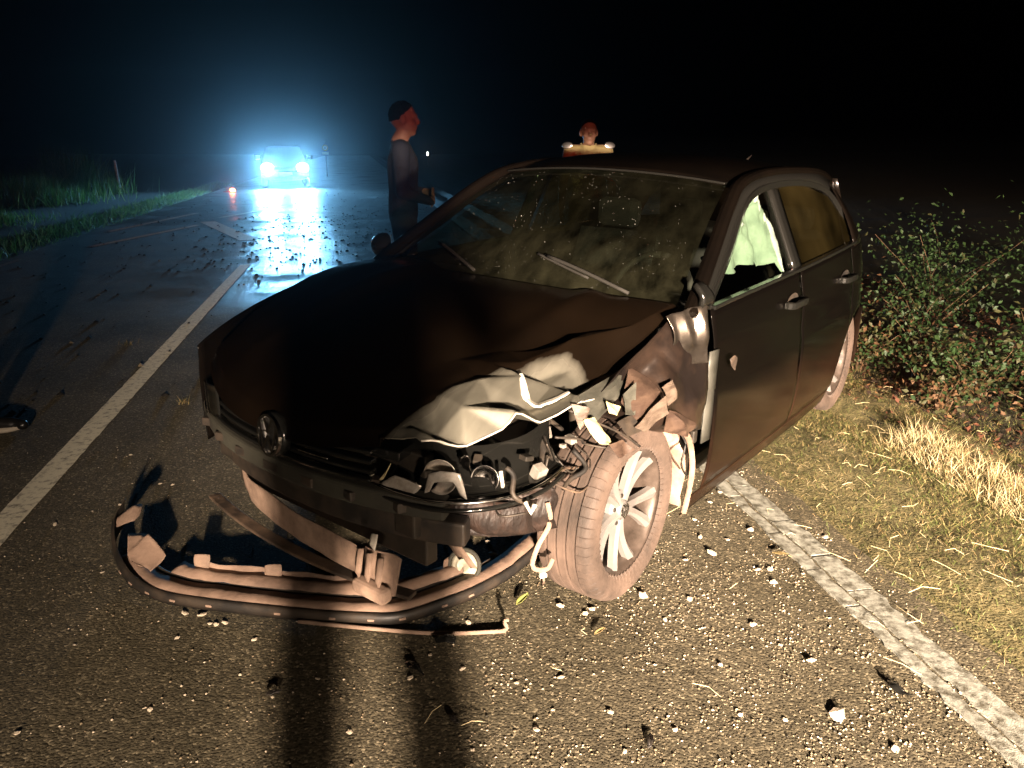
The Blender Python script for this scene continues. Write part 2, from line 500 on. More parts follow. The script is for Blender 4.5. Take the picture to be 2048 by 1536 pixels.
def ground_z(x, y):
    s, t = to_road(x, y)
    if EDGE_L < t < EDGE_R: return -0.05
    d = (t - EDGE_R) if t > 0 else (EDGE_L - t)
    n = noise.noise(Vector((x * 1.6, y * 1.6, 0))) * 0.03 + noise.noise(Vector((x * 5, y * 5, 3))) * 0.012
    if t > 0:
        prof = interp(d, [(0, -0.012), (0.08, 0.0), (0.35, 0.02), (0.6, -0.02), (0.75, -0.05), (0.85, 0.0), (0.95, 0.045), (1.1, 0.0), (1.7, -0.03), (3.0, 0.1), (8, 0.15), (30, 0.3)])
    else:
        prof = interp(d, [(0, -0.012), (0.1, 0.0), (0.6, 0.04), (2.0, 0.12), (5, 0.1), (30, 0.3)])
    return prof + n * min(1, d / 0.25)

def spaced(lo, hi, fine_lo, fine_hi, fine, coarse_n):
    a = np.linspace(lo, fine_lo, coarse_n)[:-1]
    b = np.arange(fine_lo, fine_hi, fine)
    c_ = np.linspace(fine_hi, hi, coarse_n)
    return np.concatenate([a, b, c_])
def build_ground():
    T = np.unique(np.concatenate([np.linspace(-90, -12, 14), np.linspace(-12, EDGE_L - 0.6, 18), np.linspace(EDGE_L - 0.6, EDGE_L, 7), [0.0], np.linspace(EDGE_R, EDGE_R + 4.0, 60), np.linspace(EDGE_R + 4, 90, 26)]))
    S = np.unique(np.concatenate([np.linspace(-60, -4, 20), np.arange(-4, 9, 0.1), np.linspace(9, 40, 80), np.linspace(40, 120, 16)]))
    V = []; F = []
    for s in S:
        for t in T:
            p = road(s, t); p.z = ground_z(p.x, p.y); V.append(p)
    n = len(T)
    for i in range(len(S) - 1):
        for j in range(n - 1):
            a = i * n + j; F.append((a, a + 1, a + n + 1, a + n))
    return V, F
soil = pm('verge_soil', (0.010, 0.009, 0.005), 0.95, c2=(0.026, 0.022, 0.010), nscale=5.0, bump=0.6, bscale=35, diffr=0.8)
V, F = build_ground()
g = mk('ground', V, F, soil); tag(g, kind='structure')

asph = bpy.data.materials.new('asphalt'); asph.use_nodes = True
def build_asphalt(m):
    nt = m.node_tree; N = nt.nodes; L = nt.links; b = N['Principled BSDF']
    tc = N.new('ShaderNodeTexCoord')
    def nz(scale, det, lo, hi, rough=0.6):
        n = N.new('ShaderNodeTexNoise'); n.inputs['Scale'].default_value = scale; n.inputs['Detail'].default_value = det; n.inputs['Roughness'].default_value = rough
        L.new(tc.outputs['Object'], n.inputs['Vector'])
        r = N.new('ShaderNodeMapRange'); r.inputs['From Min'].default_value = lo; r.inputs['From Max'].default_value = hi
        L.new(n.outputs['Fac'], r.inputs['Value']); return r.outputs[0]
    vor = N.new('ShaderNodeTexVoronoi'); vor.inputs['Scale'].default_value = 130; vor.inputs['Randomness'].default_value = 1.0
    L.new(tc.outputs['Object'], vor.inputs['Vector'])
    hue = N.new('ShaderNodeSeparateColor'); L.new(vor.outputs['Color'], hue.inputs[0])
    cr = N.new('ShaderNodeValToRGB'); e = cr.color_ramp.elements
    e[0].position = 0.0; e[0].color = (0.062, 0.054, 0.038, 1); e[1].position = 1.0; e[1].color = (0.30, 0.26, 0.18, 1)
    k = e.new(0.55); k.color = (0.10, 0.088, 0.060, 1); k = e.new(0.88); k.color = (0.14, 0.12, 0.08, 1)
    L.new(hue.outputs[0], cr.inputs[0])
    big = nz(1.3, 5, 0.35, 0.7)
    mx = N.new('ShaderNodeMix'); mx.data_type = 'RGBA'; mx.blend_type = 'MULTIPLY'; mx.inputs['B'].default_value = (0.55, 0.55, 0.52, 1)
    L.new(big, mx.inputs['Factor']); L.new(cr.outputs[0], mx.inputs['A'])
    L.new(mx.outputs['Result'], b.inputs['Base Color'])
    # the right lane ahead is wet: a spill that starts beside the wreck
    def road_axis(v):
        d = N.new('ShaderNodeVectorMath'); d.operation = 'SUBTRACT'; d.inputs[1].default_value = CL; L.new(tc.outputs['Object'], d.inputs[0])
        e_ = N.new('ShaderNodeVectorMath'); e_.operation = 'DOT_PRODUCT'; e_.inputs[1].default_value = v; L.new(d.outputs[0], e_.inputs[0]); return e_.outputs['Value']
    def mrange(sock, a, b_, lo=0.0, hi=1.0):
        r = N.new('ShaderNodeMapRange'); r.interpolation_type = 'SMOOTHSTEP'; r.inputs['From Min'].default_value = a; r.inputs['From Max'].default_value = b_
        r.inputs['To Min'].default_value = lo; r.inputs['To Max'].default_value = hi; L.new(sock, r.inputs['Value']); return r.outputs[0]
    def op(k, a, b_):
        m_ = N.new('ShaderNodeMath'); m_.operation = k
        for i_, q in enumerate((a, b_)):
            if isinstance(q, (int, float)): m_.inputs[i_].default_value = q
            else: L.new(q, m_.inputs[i_])
        return m_.outputs[0]
    ss = road_axis(ROAD_DIR); tt = road_axis(ROAD_N)
    wet = op('MULTIPLY', mrange(ss, 3.0, 6.0), mrange(op('ABSOLUTE', op('SUBTRACT', tt, 1.0), 0), 3.2, 0.8))
    wet = op('MAXIMUM', wet, mrange(ss, 9.0, 16.0))
    wet = op('MULTIPLY', wet, op('ADD', nz(0.9, 6, 0.32, 0.62), 0.35))
    L.new(mrange(wet, 0.05, 1.0, 0.82, 0.34), b.inputs['Roughness'])
    L.new(mrange(wet, 0.05, 0.8, 0.12, 0.5), b.inputs['Specular IOR Level'])
    b.inputs['Diffuse Roughness'].default_value = 1.0
    n3 = N.new('ShaderNodeTexNoise'); n3.inputs['Scale'].default_value = 150; n3.inputs['Detail'].default_value = 4
    L.new(tc.outputs['Object'], n3.inputs['Vector'])
    ad = N.new('ShaderNodeMath'); ad.operation = 'SUBTRACT'; L.new(n3.outputs['Fac'], ad.inputs[0]); L.new(vor.outputs['Distance'], ad.inputs[1])
    bp = N.new('ShaderNodeBump'); bp.inputs['Strength'].default_value = 0.45; bp.inputs['Distance'].default_value = 0.005
    L.new(ad.outputs[0], bp.inputs['Height']); L.new(bp.outputs[0], b.inputs['Normal'])
build_asphalt(asph)
def ragged(s, side):
    n = noise.noise(Vector((s * 2.1, side * 7.0, 0))) * 0.05 + noise.noise(Vector((s * 7.0, side * 3.0, 5))) * 0.025
    return n
def build_road():
    S = np.unique(np.concatenate([np.linspace(-60, -5, 12), np.arange(-5, 12, 0.08), np.linspace(12, 120, 120)]))
    T = [-1, -0.75, -0.4, 0, 0.4, 0.75, 1]
    V = []; F = []
    for s in S:
        l = EDGE_L + ragged(s, -1); r_ = EDGE_R + 0.02 + ragged(s, 1)
        for t in T:
            tt = r_ * t if t > 0 else -l * t
            V.append(road(s, tt, 0.0))
    n = len(T)
    for i in range(len(S) - 1):
        for j in range(n - 1):
            a = i * n + j; F.append((a, a + 1, a + n + 1, a + n))
    return V, F
V, F = build_road()
r_o = mk('road', V, F, asph); tag(r_o, kind='structure')

linep = bpy.data.materials.new('worn_road_paint'); linep.use_nodes = True
def build_paint(m, base, lo, hi):
    nt = m.node_tree; N = nt.nodes; L = nt.links; b = N['Principled BSDF']
    tc = N.new('ShaderNodeTexCoord')
    n1 = N.new('ShaderNodeTexNoise'); n1.inputs['Scale'].default_value = 28; n1.inputs['Detail'].default_value = 8; n1.inputs['Roughness'].default_value = 0.7
    L.new(tc.outputs['Object'], n1.inputs['Vector'])
    mr = N.new('ShaderNodeMapRange'); mr.inputs['From Min'].default_value = lo; mr.inputs['From Max'].default_value = hi
    L.new(n1.outputs['Fac'], mr.inputs['Value'])
    mx = N.new('ShaderNodeMix'); mx.data_type = 'RGBA'; mx.inputs['A'].default_value = (0.06, 0.055, 0.04, 1); mx.inputs['B'].default_value = (*base, 1)
    L.new(mr.outputs[0], mx.inputs['Factor'])
    L.new(mx.outputs['Result'], b.inputs['Base Color'])
    b.inputs['Roughness'].default_value = 0.55; b.inputs['Diffuse Roughness'].default_value = 1.0
    bp = N.new('ShaderNodeBump'); bp.inputs['Strength'].default_value = 0.5; bp.inputs['Distance'].default_value = 0.004
    n2 = N.new('ShaderNodeTexNoise'); n2.inputs['Scale'].default_value = 220; n2.inputs['Detail'].default_value = 5
    L.new(tc.outputs['Object'], n2.inputs['Vector']); L.new(n2.outputs['Fac'], bp.inputs['Height']); L.new(bp.outputs[0], b.inputs['Normal'])
build_paint(linep, (0.66, 0.63, 0.5), 0.30, 0.50)
linep2 = bpy.data.materials.new('cracked_edge_paint'); linep2.use_nodes = True
build_paint(linep2, (0.27, 0.275, 0.24), 0.38, 0.60)

def strip(name, a, b, w, mat, z=0.004, jag=0.006, step=0.06):
    a = Vector(a); b = Vector(b); d = (b - a); n = max(2, int(d.length / step)); d.normalize(); s = Vector((d.y, -d.x, 0))
    V = []; F = []
    for i in range(n + 1):
        p = a + (b - a) * (i / n)
        j1 = noise.noise(Vector((i * 0.9, p.x * 3, 0))) * jag; j2 = noise.noise(Vector((i * 0.9, p.y * 3, 9))) * jag
        q = p - s * (w / 2 + j1); q.z = z; V.append(q)
        q = p + s * (w / 2 + j2); q.z = z; V.append(q)
    for i in range(n): F.append((2 * i, 2 * i + 1, 2 * i + 3, 2 * i + 2))
    o = mk(name, V, F, mat); tag(o, kind='structure'); return o
strip('centre_line', road(-4.2, 0.0), road(7.45, 0.0), 0.125, linep)
strip('lane_marking', (-6.23, 16.1, 0), (-4.35, 12.92, 0), 0.30, linep)
strip('lane_marking', (-6.3, 17.0, 0), (-5.8, 20.4, 0), 0.14, linep)
strip('lane_marking', (-6.5, 12.0, 0), (-6.15, 15.4, 0), 0.12, linep)
strip('lane_marking', (-7.3, 14.2, 0), (-7.25, 18.2, 0), 0.12, linep)
strip('lane_marking', (-5.8, 21.5, 0), (-7.2, 29.0, 0), 0.14, linep)
strip('edge_line', road(-3.0, -3.12), road(8.5, -3.1), 0.08, linep2, jag=0.03)

# the right edge line: broken into slabs of old paint and asphalt by a long crack
def edge_slabs():
    base = bpy.data.objects.new('edge_line', None)
    root = None
    S = [-4.2]
    r2 = random.Random(5)
    while S[-1] < 1.9: S.append(S[-1] + r2.choice((0.12, 0.3, 0.55, 0.8)) * r2.uniform(0.8, 1.2))
    k = 0
    rows = [(3.055, 3.115), (3.125, 3.22)]
    for row, (t0, t1) in enumerate(rows):
        for i in range(len(S) - 1):
            s0 = S[i] + r2.uniform(0.0, 0.006) + row * 0.09; s1 = S[i + 1] - r2.uniform(0.002, 0.008) + row * 0.09
            wob = lambda s, q: noise.noise(Vector((s * 3.3, q, 0))) * 0.022
            n = max(5, int((s1 - s0) / 0.012)); V = []; F = []
            zt = 0.0045 + r2.uniform(0, 0.003) - 0.001 * row; zt2 = zt + r2.uniform(-0.002, 0.002)
            mid = wob
            for a in range(n + 1):
                s = s0 + (s1 - s0) * a / n
                c0 = 3.12 + wob(s, 1.0) * 1.2 + noise.noise(Vector((s * 11, 3, 1))) * 0.010 + noise.noise(Vector((s * 31, 5, 1))) * 0.005
                ta = (t0 + wob(s, 5.0) * 0.8 + noise.noise(Vector((s * 23, 2, 7))) * 0.010) if row == 0 else c0 + 0.0035 + 0.006 * abs(noise.noise(Vector((s * 13, 1, 2))))
                tb = c0 - 0.0035 - 0.006 * abs(noise.noise(Vector((s * 17, 4, 2)))) if row == 0 else (t1 + wob(s, 9.0) * 0.8 + noise.noise(Vector((s * 19, 8, 7))) * 0.012)
                z = zt + (zt2 - zt) * a / n
                V += [road(s, ta, -0.01), road(s, ta + 0.003, z), road(s, tb - 0.003, z), road(s, tb, -0.01)]
            for a in range(n):
                for b in range(3):
                    q = a * 4 + b; F.append((q, q + 1, q + 5, q + 4))
            F.append((0, 1, 2, 3)); F.append(tuple(n * 4 + b for b in (3, 2, 1, 0)))
            if root is None:
                root = mk('edge_line', V, F, linep2, smooth=False); tag(root, kind='structure')
            else:
                mk('paint_slab', V, F, linep2, root, smooth=False)
edge_slabs()

# ================================================================== the wrecked car
CO = Vector((-0.2328, 2.8294, 0)); CANG = R(-127.776)
car = empty('wrecked_car', CO, CANG)
tag(car, 'wrecked black hatchback with a crushed front corner, half on the grass verge', 'car')
ROLL = R(-1.5)
cr_, sr_ = math.cos(ROLL), math.sin(ROLL)
def B(p):
    """body roll about the long axis (the left front has sunk)"""
    y, z = p[1], p[2] - 0.3
    return Vector((p[0], y * cr_ - z * sr_, y * sr_ + z * cr_ + 0.3))
def cm(name, V, F, mat, parent=None, **k):
    return mk(name, [B(v) for v in V], F, mat, parent or car, **k)
def cbox(name, c, s, mat, parent=None, bev=0.006, rot=None):
    return box(name, c, s, mat, parent or car, bev, rot, fn=B)
def ctube(name, pts, r, mat, parent=None, **k):
    return tube(name, pts, r, mat, parent or car, fn=B, **k)
def cbar(name, pts, w, h, mat, parent=None, **k):
    return bar(name, pts, w, h, mat, parent or car, fn=B, **k)

WTAB = [(-3.05, 0.46), (-2.98, 0.60), (-2.86, 0.70), (-2.7, 0.775), (-2.45, 0.826), (-1.5, 0.845), (-0.5, 0.84), (0, 0.835), (0.3, 0.81), (0.55, 0.745), (0.7, 0.665), (0.8, 0.56)]
INSET = [(0.16, 0.06), (0.28, 0.022), (0.42, 0.004), (0.56, 0.0), (0.68, 0.004), (0.72, 0.012), (0.84, 0.018), (0.93, 0.035), (1.04, 0.06)]
BELT = [(-3.1, 1.03), (-2.4, 1.015), (-1.6, 0.99), (-1.0, 0.975), (-0.4, 0.955), (0, 0.915), (0.3, 0.85), (0.6, 0.765), (0.8, 0.69)]
def side_y(x, z): return sinterp(x, WTAB) - sinterp(z, INSET)
def belt(x): return sinterp(x, BELT)
WHEEL_R = 0.315
def side_panel(name, xa, xb, z0, sgn, arches, mat, slant=0.0, nz_=26, step=0.035, ztop=None, parent=None, z1fn=None):
    """a body side panel with wheel-arch cut-outs; slant tilts the shut lines"""
    nu = max(4, int(abs(xb - xa) / step))
    P = []
    for i in range(nu + 1):
        row = []
        for j in range(nz_ + 1):
            t = j / nz_
            x = xa + (xb - xa) * i / nu
            zt = (z1fn(x) if z1fn else belt(x))
            z = z0 + (zt - z0) * t
            xs = x + slant * (z - 0.65)
            row.append((xs, z))
        P.append(row)
    V = []; F = []; inside = {}
    for i in range(nu + 1):
        for j in range(nz_ + 1):
            x, z = P[i][j]
            ins = False
            for (ax, az, ar) in arches:
                d = math.hypot(x - ax, z - az)
                if d < ar - 0.001:
                    ins = True
                    if d < ar - 0.03:
                        pass
                    k = ar / max(d, 1e-4)
                    x2 = ax + (x - ax) * k; z2 = az + (z - az) * k
                    if d > ar - 0.05: x, z = x2, z2
            inside[(i, j)] = ins
            V.append((x, sgn * side_y(x, z), z))
    def keep(q):
        c = sum(1 for a in q if inside[a])
        if c < 4: return True
        return False
    for i in range(nu):
        for j in range(nz_):
            q = [(i, j), (i, j + 1), (i + 1, j + 1), (i + 1, j)]
            cx = sum(P[a][b][0] for a, b in q) / 4; cz = sum(P[a][b][1] for a, b in q) / 4
            bad = any(math.hypot(cx - ax, cz - az) < ar - 0.012 for ax, az, ar in arches)
            if bad: continue
            f = tuple(a * (nz_ + 1) + b for a, b in q)
            F.append(f if sgn > 0 else f[::-1])
    return cm(name, V, F, mat, parent, solid=0.004)

ARCH_R = (-2.51, 0.315, 0.335)
ARCH_F = (0.0, 0.32, 0.355)
door_l = None
for sgn in (1, -1):
    d1 = side_panel('front_door', -0.495 if sgn > 0 else -0.43, -1.445, 0.255, sgn, [ARCH_F], paint_side, slant=0.06)
    d2 = side_panel('rear_door', -1.452, -2.30, 0.255, sgn, [ARCH_R], paint_side, slant=0.06)
    side_panel('rear_quarter_panel', -2.307, -3.0, 0.255, sgn, [ARCH_R], paint_side, slant=0.06)
    side_panel('sill', -0.42, -2.16, 0.165, sgn, [], paint_side, z1fn=lambda x: 0.249, nz_=4)
    if sgn > 0: door_l = (d1, d2)
    for d, xh in ((d1, -1.30), (d2, -2.12)):
        z = 0.865
        pts = [(xh + 0.10, sgn * (side_y(xh, z) + 0.004), z), (xh + 0.085, sgn * (side_y(xh, z) + 0.038), z), (xh, sgn * (side_y(xh, z) + 0.046), z + 0.004), (xh - 0.085, sgn * (side_y(xh, z) + 0.038), z), (xh - 0.10, sgn * (side_y(xh, z) + 0.004), z)]
        hd = cbar('door_handle', pts, 0.016, 0.03, gloss_plastic, d, smooth_n=4)
        cupv, cupf = lathe_vf([(0.001, -0.004), (0.03, -0.001), (0.04, 0.003)], 20)
        cup = cm('handle_cup', [(v[0] * 1.9 + xh, sgn * (side_y(xh, z) + 0.002 + v[1] * 0.4), v[2] + z) for v in cupv], cupf, plastic, d)
    lk = ctube('door_lock', [(-1.425, sgn * (side_y(-1.42, .865) + .001), 0.865), (-1.425, sgn * (side_y(-1.42, .865) + .008), 0.865)], 0.014, chrome, d1, seg=14)
# right front wing, whole
side_panel('front_wing', -0.42, 0.62, 0.40, -1, [ARCH_F], paint, slant=0.03, z1fn=lambda x: belt(x) + 0.02)

# ---- greenhouse
def tumble(z): return 0.795 - (z - 0.96) * 0.46
roof_tab = [(-2.72, 1.335), (-2.5, 1.385), (-2.1, 1.432), (-1.6, 1.462), (-1.25, 1.445), (-1.03, 1.395)]
def roof_half(x): return sinterp(x, [(-2.72, 0.50), (-2.45, 0.555), (-2.0, 0.585), (-1.4, 0.60), (-1.03, 0.585)])
def roof_fn(u, v):
    y_ = (v - 0.5) * 2
    x = -1.03 + (-2.72 + 1.03) * u
    x += -0.03 * (1 - u) * (y_ ** 2)
    return (x, y_ * roof_half(x), sinterp(x, roof_tab) - 0.055 * abs(y_) ** 2.6)
V, F = grid_vf(30, 24, roof_fn)
roof = cm('roof', V, F, paint, solid=0.004)
ctube('antenna', [(-2.60, 0, 1.37), (-2.66, 0, 1.40), (-2.76, 0, 1.44)], 0.006, plastic, roof)
for s in (1, -1):
    cbar('roof_rail', [(-0.34, s * 0.785, 0.955), (-0.62, s * 0.722, 1.125), (-0.9, s * 0.655, 1.285), (-1.12, s * 0.613, 1.365), (-1.5, s * 0.60, 1.395), (-2.1, s * 0.59, 1.38), (-2.42, s * 0.565, 1.335), (-2.62, s * 0.53, 1.29)], 0.055, 0.05, paint, smooth_n=5, bevel=0.018)
    cbar('door_frame', [(-0.46, s * 0.797, 0.975), (-0.76, s * 0.735, 1.135), (-1.06, s * 0.665, 1.30), (-1.42, s * 0.632, 1.345), (-1.9, s * 0.625, 1.335), (-2.25, s * 0.64, 1.27), (-2.42, s * 0.70, 1.12), (-2.42, s * 0.765, 1.01)], 0.022, 0.03, gloss_plastic, smooth_n=5)
    cbar('centre_pillar', [(-1.45, s * 0.80, 0.96), (-1.455, s * 0.735, 1.10), (-1.47, s * 0.67, 1.25), (-1.48, s * 0.625, 1.365)], 0.045, 0.11, gloss_plastic, smooth_n=3, bevel=0.008) if False else \
        cm('centre_pillar', *grid_vf(6, 3, lambda u, v: (-1.40 - 0.10 * v, s * (tumble(0.96 + 0.40 * u) + 0.008), 0.96 + 0.40 * u)), gloss_plastic, solid=0.03)
    V, F = grid_vf(8, 6, lambda u, v: (-2.34 - 0.06 * u - (0.36 - 0.12 * u) * v, s * (0.785 - 0.215 * u - 0.07 * v * v + 0.02 * math.sin(math.pi * u)), 1.0 + (0.345 - 0.05 * v) * u + 0.02 * v * (1 - u)))
    cm('rear_pillar', V, F if s < 0 else [f[::-1] for f in F], paint, solid=0.005)
    ra = catmull([(-0.34, s * 0.80, 0.955), (-0.62, s * 0.742, 1.125), (-0.9, s * 0.675, 1.285), (-1.12, s * 0.633, 1.365), (-1.5, s * 0.62, 1.395), (-2.1, s * 0.61, 1.38), (-2.42, s * 0.585, 1.335)], 6)
    rb = catmull([(-0.48, s * 0.80, 0.975), (-0.76, s * 0.738, 1.135), (-1.06, s * 0.668, 1.30), (-1.3, s * 0.642, 1.335), (-1.55, s * 0.632, 1.345), (-1.95, s * 0.628, 1.33), (-2.25, s * 0.643, 1.27)], 6)
    V = [p for ab in zip(ra, rb) for p in ab]; F = [(2 * i, 2 * i + 1, 2 * i + 3, 2 * i + 2) for i in range(len(ra) - 1)]
    cm('upper_door_frame', V, F, gloss_plastic, solid=0.012, offset=0)
    # side windows (glass sits inside the frames)
    poly = [(-0.50, 0.965), (-0.78, 1.125), (-1.08, 1.29), (-1.40, 1.335), (-1.40, 0.965)]
    cm('front_side_window', [(x, s * (tumble(z) - 0.012), z) for x, z in poly], [tuple(range(5)) if s < 0 else tuple(range(5))[::-1]], side_glass, smooth=False)
    poly = [(-1.50, 0.975), (-1.50, 1.34), (-1.9, 1.33), (-2.22, 1.26), (-2.40, 1.12), (-2.40, 0.99)]
    cm('rear_side_window', [(x, s * (tumble(z) - 0.012), z) for x, z in poly], [tuple(range(6)) if s < 0 else tuple(range(6))[::-1]], dark_glass, smooth=False)
    # sill of the windows: weather strip
    pts = [(x, s * (side_y(x, belt(x)) - 0.004), belt(x) + 0.004) for x in np.linspace(-0.5, -2.4, 14)]
    cbar('window_seal', pts, 0.03, 0.016, gloss_plastic)

def uvgrid(o, nu, nv):
    uv = o.data.uv_layers.new(name='UVMap')
    for poly in o.data.polygons:
        for li in poly.loop_indices:
            vi = o.data.loops[li].vertex_index
            uv.data[li].uv = ((vi // (nv + 1)) / nu, (vi % (nv + 1)) / nv)
def uv_any(o):
    uv = o.data.uv_layers.new(name='UVMap')
    for l in o.data.loops:
        c = o.data.vertices[l.vertex_index].co; uv.data[l.index].uv = (c.x, c.z)
for o in list(bpy.data.objects):
    if o.type == 'MESH' and o.name.startswith(('front_side_window', 'rear_side_window')): uv_any(o)

def ws_fn(u, v):
    y_ = (v - 0.5) * 2
    xb = -0.28 - 0.13 * y_ ** 2; zb = 0.985 - 0.02 * y_ ** 2; hb = 0.70
    xt = -1.02 - 0.05 * y_ ** 2; zt = 1.392 - 0.035 * y_ ** 2; ht = 0.565
    return (xb + (xt - xb) * u, y_ * (hb + (ht - hb) * u), zb + (zt - zb) * u + 0.035 * math.sin(math.pi * u))
V, F = grid_vf(20, 28, ws_fn)
ws = cm('windscreen', V, F, ws_glass); uvgrid(ws, 20, 28)
# black band round the windscreen
band = []
for k in range(29): band.append(ws_fn(1.0, k / 28))
cbar('windscreen_header', [(p[0] + 0.004, p[1], p[2] + 0.006) for p in band], 0.05, 0.010, gloss_plastic)
cbar('windscreen_seal', [(p[0] + 0.006, p[1], p[2] + 0.0) for p in [ws_fn(0.0, k / 28) for k in range(29)]], 0.05, 0.012, plastic)
def on_ws(u, v, off):
    p = Vector(ws_fn(u, v)); a = Vector(ws_fn(min(u + 0.02, 1), v)); b = Vector(ws_fn(u, v + 0.02))
    n = (b - p).cross(a - p).normalized()
    if n.z < 0: n = -n
    return p + n * off
# water drops on the glass, far too many to count
def drops():
    bm = bmesh.new(); r3 = random.Random(3)
    for k in range(520):
        u = r3.random() ** 1.5 * 0.97 + 0.015; v = r3.random() ** 0.8 * 0.94 + 0.03
        if noise.noise(Vector((u * 4, v * 5, 2.0))) < -0.02 and r3.random() < 0.75: continue
        p = B(on_ws(u, v, 0.0005)); rr = r3.uniform(0.0006, 0.0017) * (1.9 if r3.random() < 0.05 else 1)
        M = Matrix.Translation(p) @ Matrix.Rotation(R(-28), 4, 'Y') @ Matrix.Diagonal((rr * r3.uniform(1, 2.0), rr, rr * 0.7, 1))
        bmesh.ops.create_icosphere(bm, subdivisions=1, radius=1.0, matrix=M)
    return bm
dropm = pm('water_drops', (0.75, 0.75, 0.7), 0.12, metal=0.85)
dr = bm_obj('water_drops', drops(), dropm, ws); tag(dr, kind='stuff')
# wipers
def wiper(v0, u0, v1, u1):
    pts = [B(on_ws(u0 + (u1 - u0) * t, v0 + (v1 - v0) * t, 0.022 + 0.012 * math.sin(math.pi * t))) for t in np.linspace(0, 1, 9)]
    w = tube('wiper', pts, 0.007, interior, car, seg=6)
    pts2 = [B(on_ws(u0 + (u1 - u0) * t + 0.0, v0 + (v1 - v0) * t, 0.008)) for t in np.linspace(0.45, 1.15, 9)]
    tube('wiper_blade', pts2, 0.005, interior, w, seg=6)
wiper(0.40, 0.02, 0.16, 0.16)
wiper(0.88, 0.02, 0.60, 0.17)
# cowl
V, F = grid_vf(3, 24, lambda u, v: (-0.385 + 0.14 * (1 - ((v - .5) * 2) ** 2) + 0.05 * u, (v - 0.5) * 1.42, 0.952 - 0.025 * math.sin(math.pi * u) - 0.03 * abs((v - .5) * 2) ** 2))
cm('cowl_panel', V, F, plastic, solid=0.004)

# ---- bonnet with a crushed left front corner
ZC = [(-0.36, 1.005), (-0.1, 0.985), (0.15, 0.945), (0.4, 0.885), (0.6, 0.815), (0.72, 0.765), (0.79, 0.72), (0.82, 0.695)]
def hood_z(x, y):
    z = sinterp(x, ZC) - 0.045 * abs(y / 0.7) ** 2.2
    z += 0.012 * math.exp(-((abs(y) - 0.40) / 0.05) ** 2) * sstep(0.8, 0.2, x)       # pressed crease
    z += 0.055 * math.exp(-((x - 0.0) / 0.5) ** 2) * sstep(-0.25, -0.6, y)           # the right side has buckled up
    return z
# the crushed corner: a ridge runs obliquely over the bonnet, outside it the sheet is beaten down to the hem
RID = [(-0.45, 0.70), (-0.30, 0.685), (-0.1, 0.61), (0.06, 0.58), (0.24, 0.53), (0.42, 0.475), (0.60, 0.46), (0.74, 0.47), (0.85, 0.47)]
RIZ = [(-0.45, 0.99), (-0.30, 0.965), (-0.1, 0.895), (0.06, 0.85), (0.24, 0.835), (0.42, 0.812), (0.60, 0.778), (0.74, 0.745), (0.85, 0.70)]
HEZ = [(-0.45, 0.98), (-0.30, 0.945), (-0.1, 0.80), (0.06, 0.775), (0.24, 0.755), (0.42, 0.735), (0.60, 0.722), (0.74, 0.728), (0.85, 0.70)]
HEY = [(-0.45, 0.715), (-0.1, 0.70), (0.06, 0.695), (0.24, 0.705), (0.42, 0.705), (0.60, 0.625), (0.74, 0.51), (0.85, 0.49)]
CR = [(x, -0.75, 0.0) for x in (-0.25, -0.1, 0.05, 0.2, 0.35, 0.5, 0.65, 0.85)] + [(-0.2, 0.0, 0.0), (-0.2, 0.5, 0.0), (-0.2, 1.05, 0.0), (0.85, 0.1, 0.0), (0.85, 1.05, 0.0),
      (0.745, 0.15, 0.0), (0.644, 0.65, -0.006), (0.60, 1.05, -0.004), (0.52, 1.05, 0.004), (0.455, 1.03, 0.0), (0.394, 1.05, 0.008), (0.30, 1.05, 0.012), (0.215, 0.92, 0.024), (0.10, 1.05, 0.0), (0.02, 0.90, 0.004),
      (0.683, -0.33, 0.0), (0.529, -0.30, 0.006), (0.381, -0.16, 0.012), (0.316, -0.27, 0.024), (0.222, -0.24, 0.014), (0.23, -0.02, -0.028), (0.035, -0.29, 0.040), (0.14, 0.58, -0.032),
      (0.62, 0.18, -0.032), (0.537, 0.29, 0.028), (0.418, 0.04, 0.032), (0.582, 0.62, -0.030), (0.424, 0.32, -0.024), (0.442, 0.68, 0.030), (0.289, 0.16, 0.020), (0.309, 0.46, -0.028), (0.472, 0.80, -0.012), (0.36, 0.72, -0.016), (0.68, 0.30, 0.012), (0.20, 0.30, -0.012), (0.08, 0.20, 0.0), (0.0, 0.5, -0.022)]
CR = [(a, b * 0.2, c) for a, b, c in CR]
_cr2 = [Vector((a, b)) for a, b, c in CR]
_res = geometry.delaunay_2d_cdt(_cr2, [], [], 0, 1e-6)
_tri = []
for f in _res[2]:
    pa = [_res[0][i] for i in f]
    _tri.append((pa, [CR[min(range(len(CR)), key=lambda q: (_cr2[q] - w).length)][2] for w in pa]))
def rise(x, w):
    for (a, b, c), h in _tri:
        if x < min(a.x, b.x, c.x) or x > max(a.x, b.x, c.x) or w < min(a.y, b.y, c.y) or w > max(a.y, b.y, c.y): continue
        d = (b.y - c.y) * (a.x - c.x) + (c.x - b.x) * (a.y - c.y)
        if abs(d) < 1e-9: continue
        l1 = ((b.y - c.y) * (x - c.x) + (c.x - b.x) * (w - c.y)) / d; l2 = ((c.y - a.y) * (x - c.x) + (a.x - c.x) * (w - c.y)) / d; l3 = 1 - l1 - l2
        if min(l1, l2, l3) > -1e-4: return l1 * h[0] + l2 * h[1] + l3 * h[2]
    return 0.0
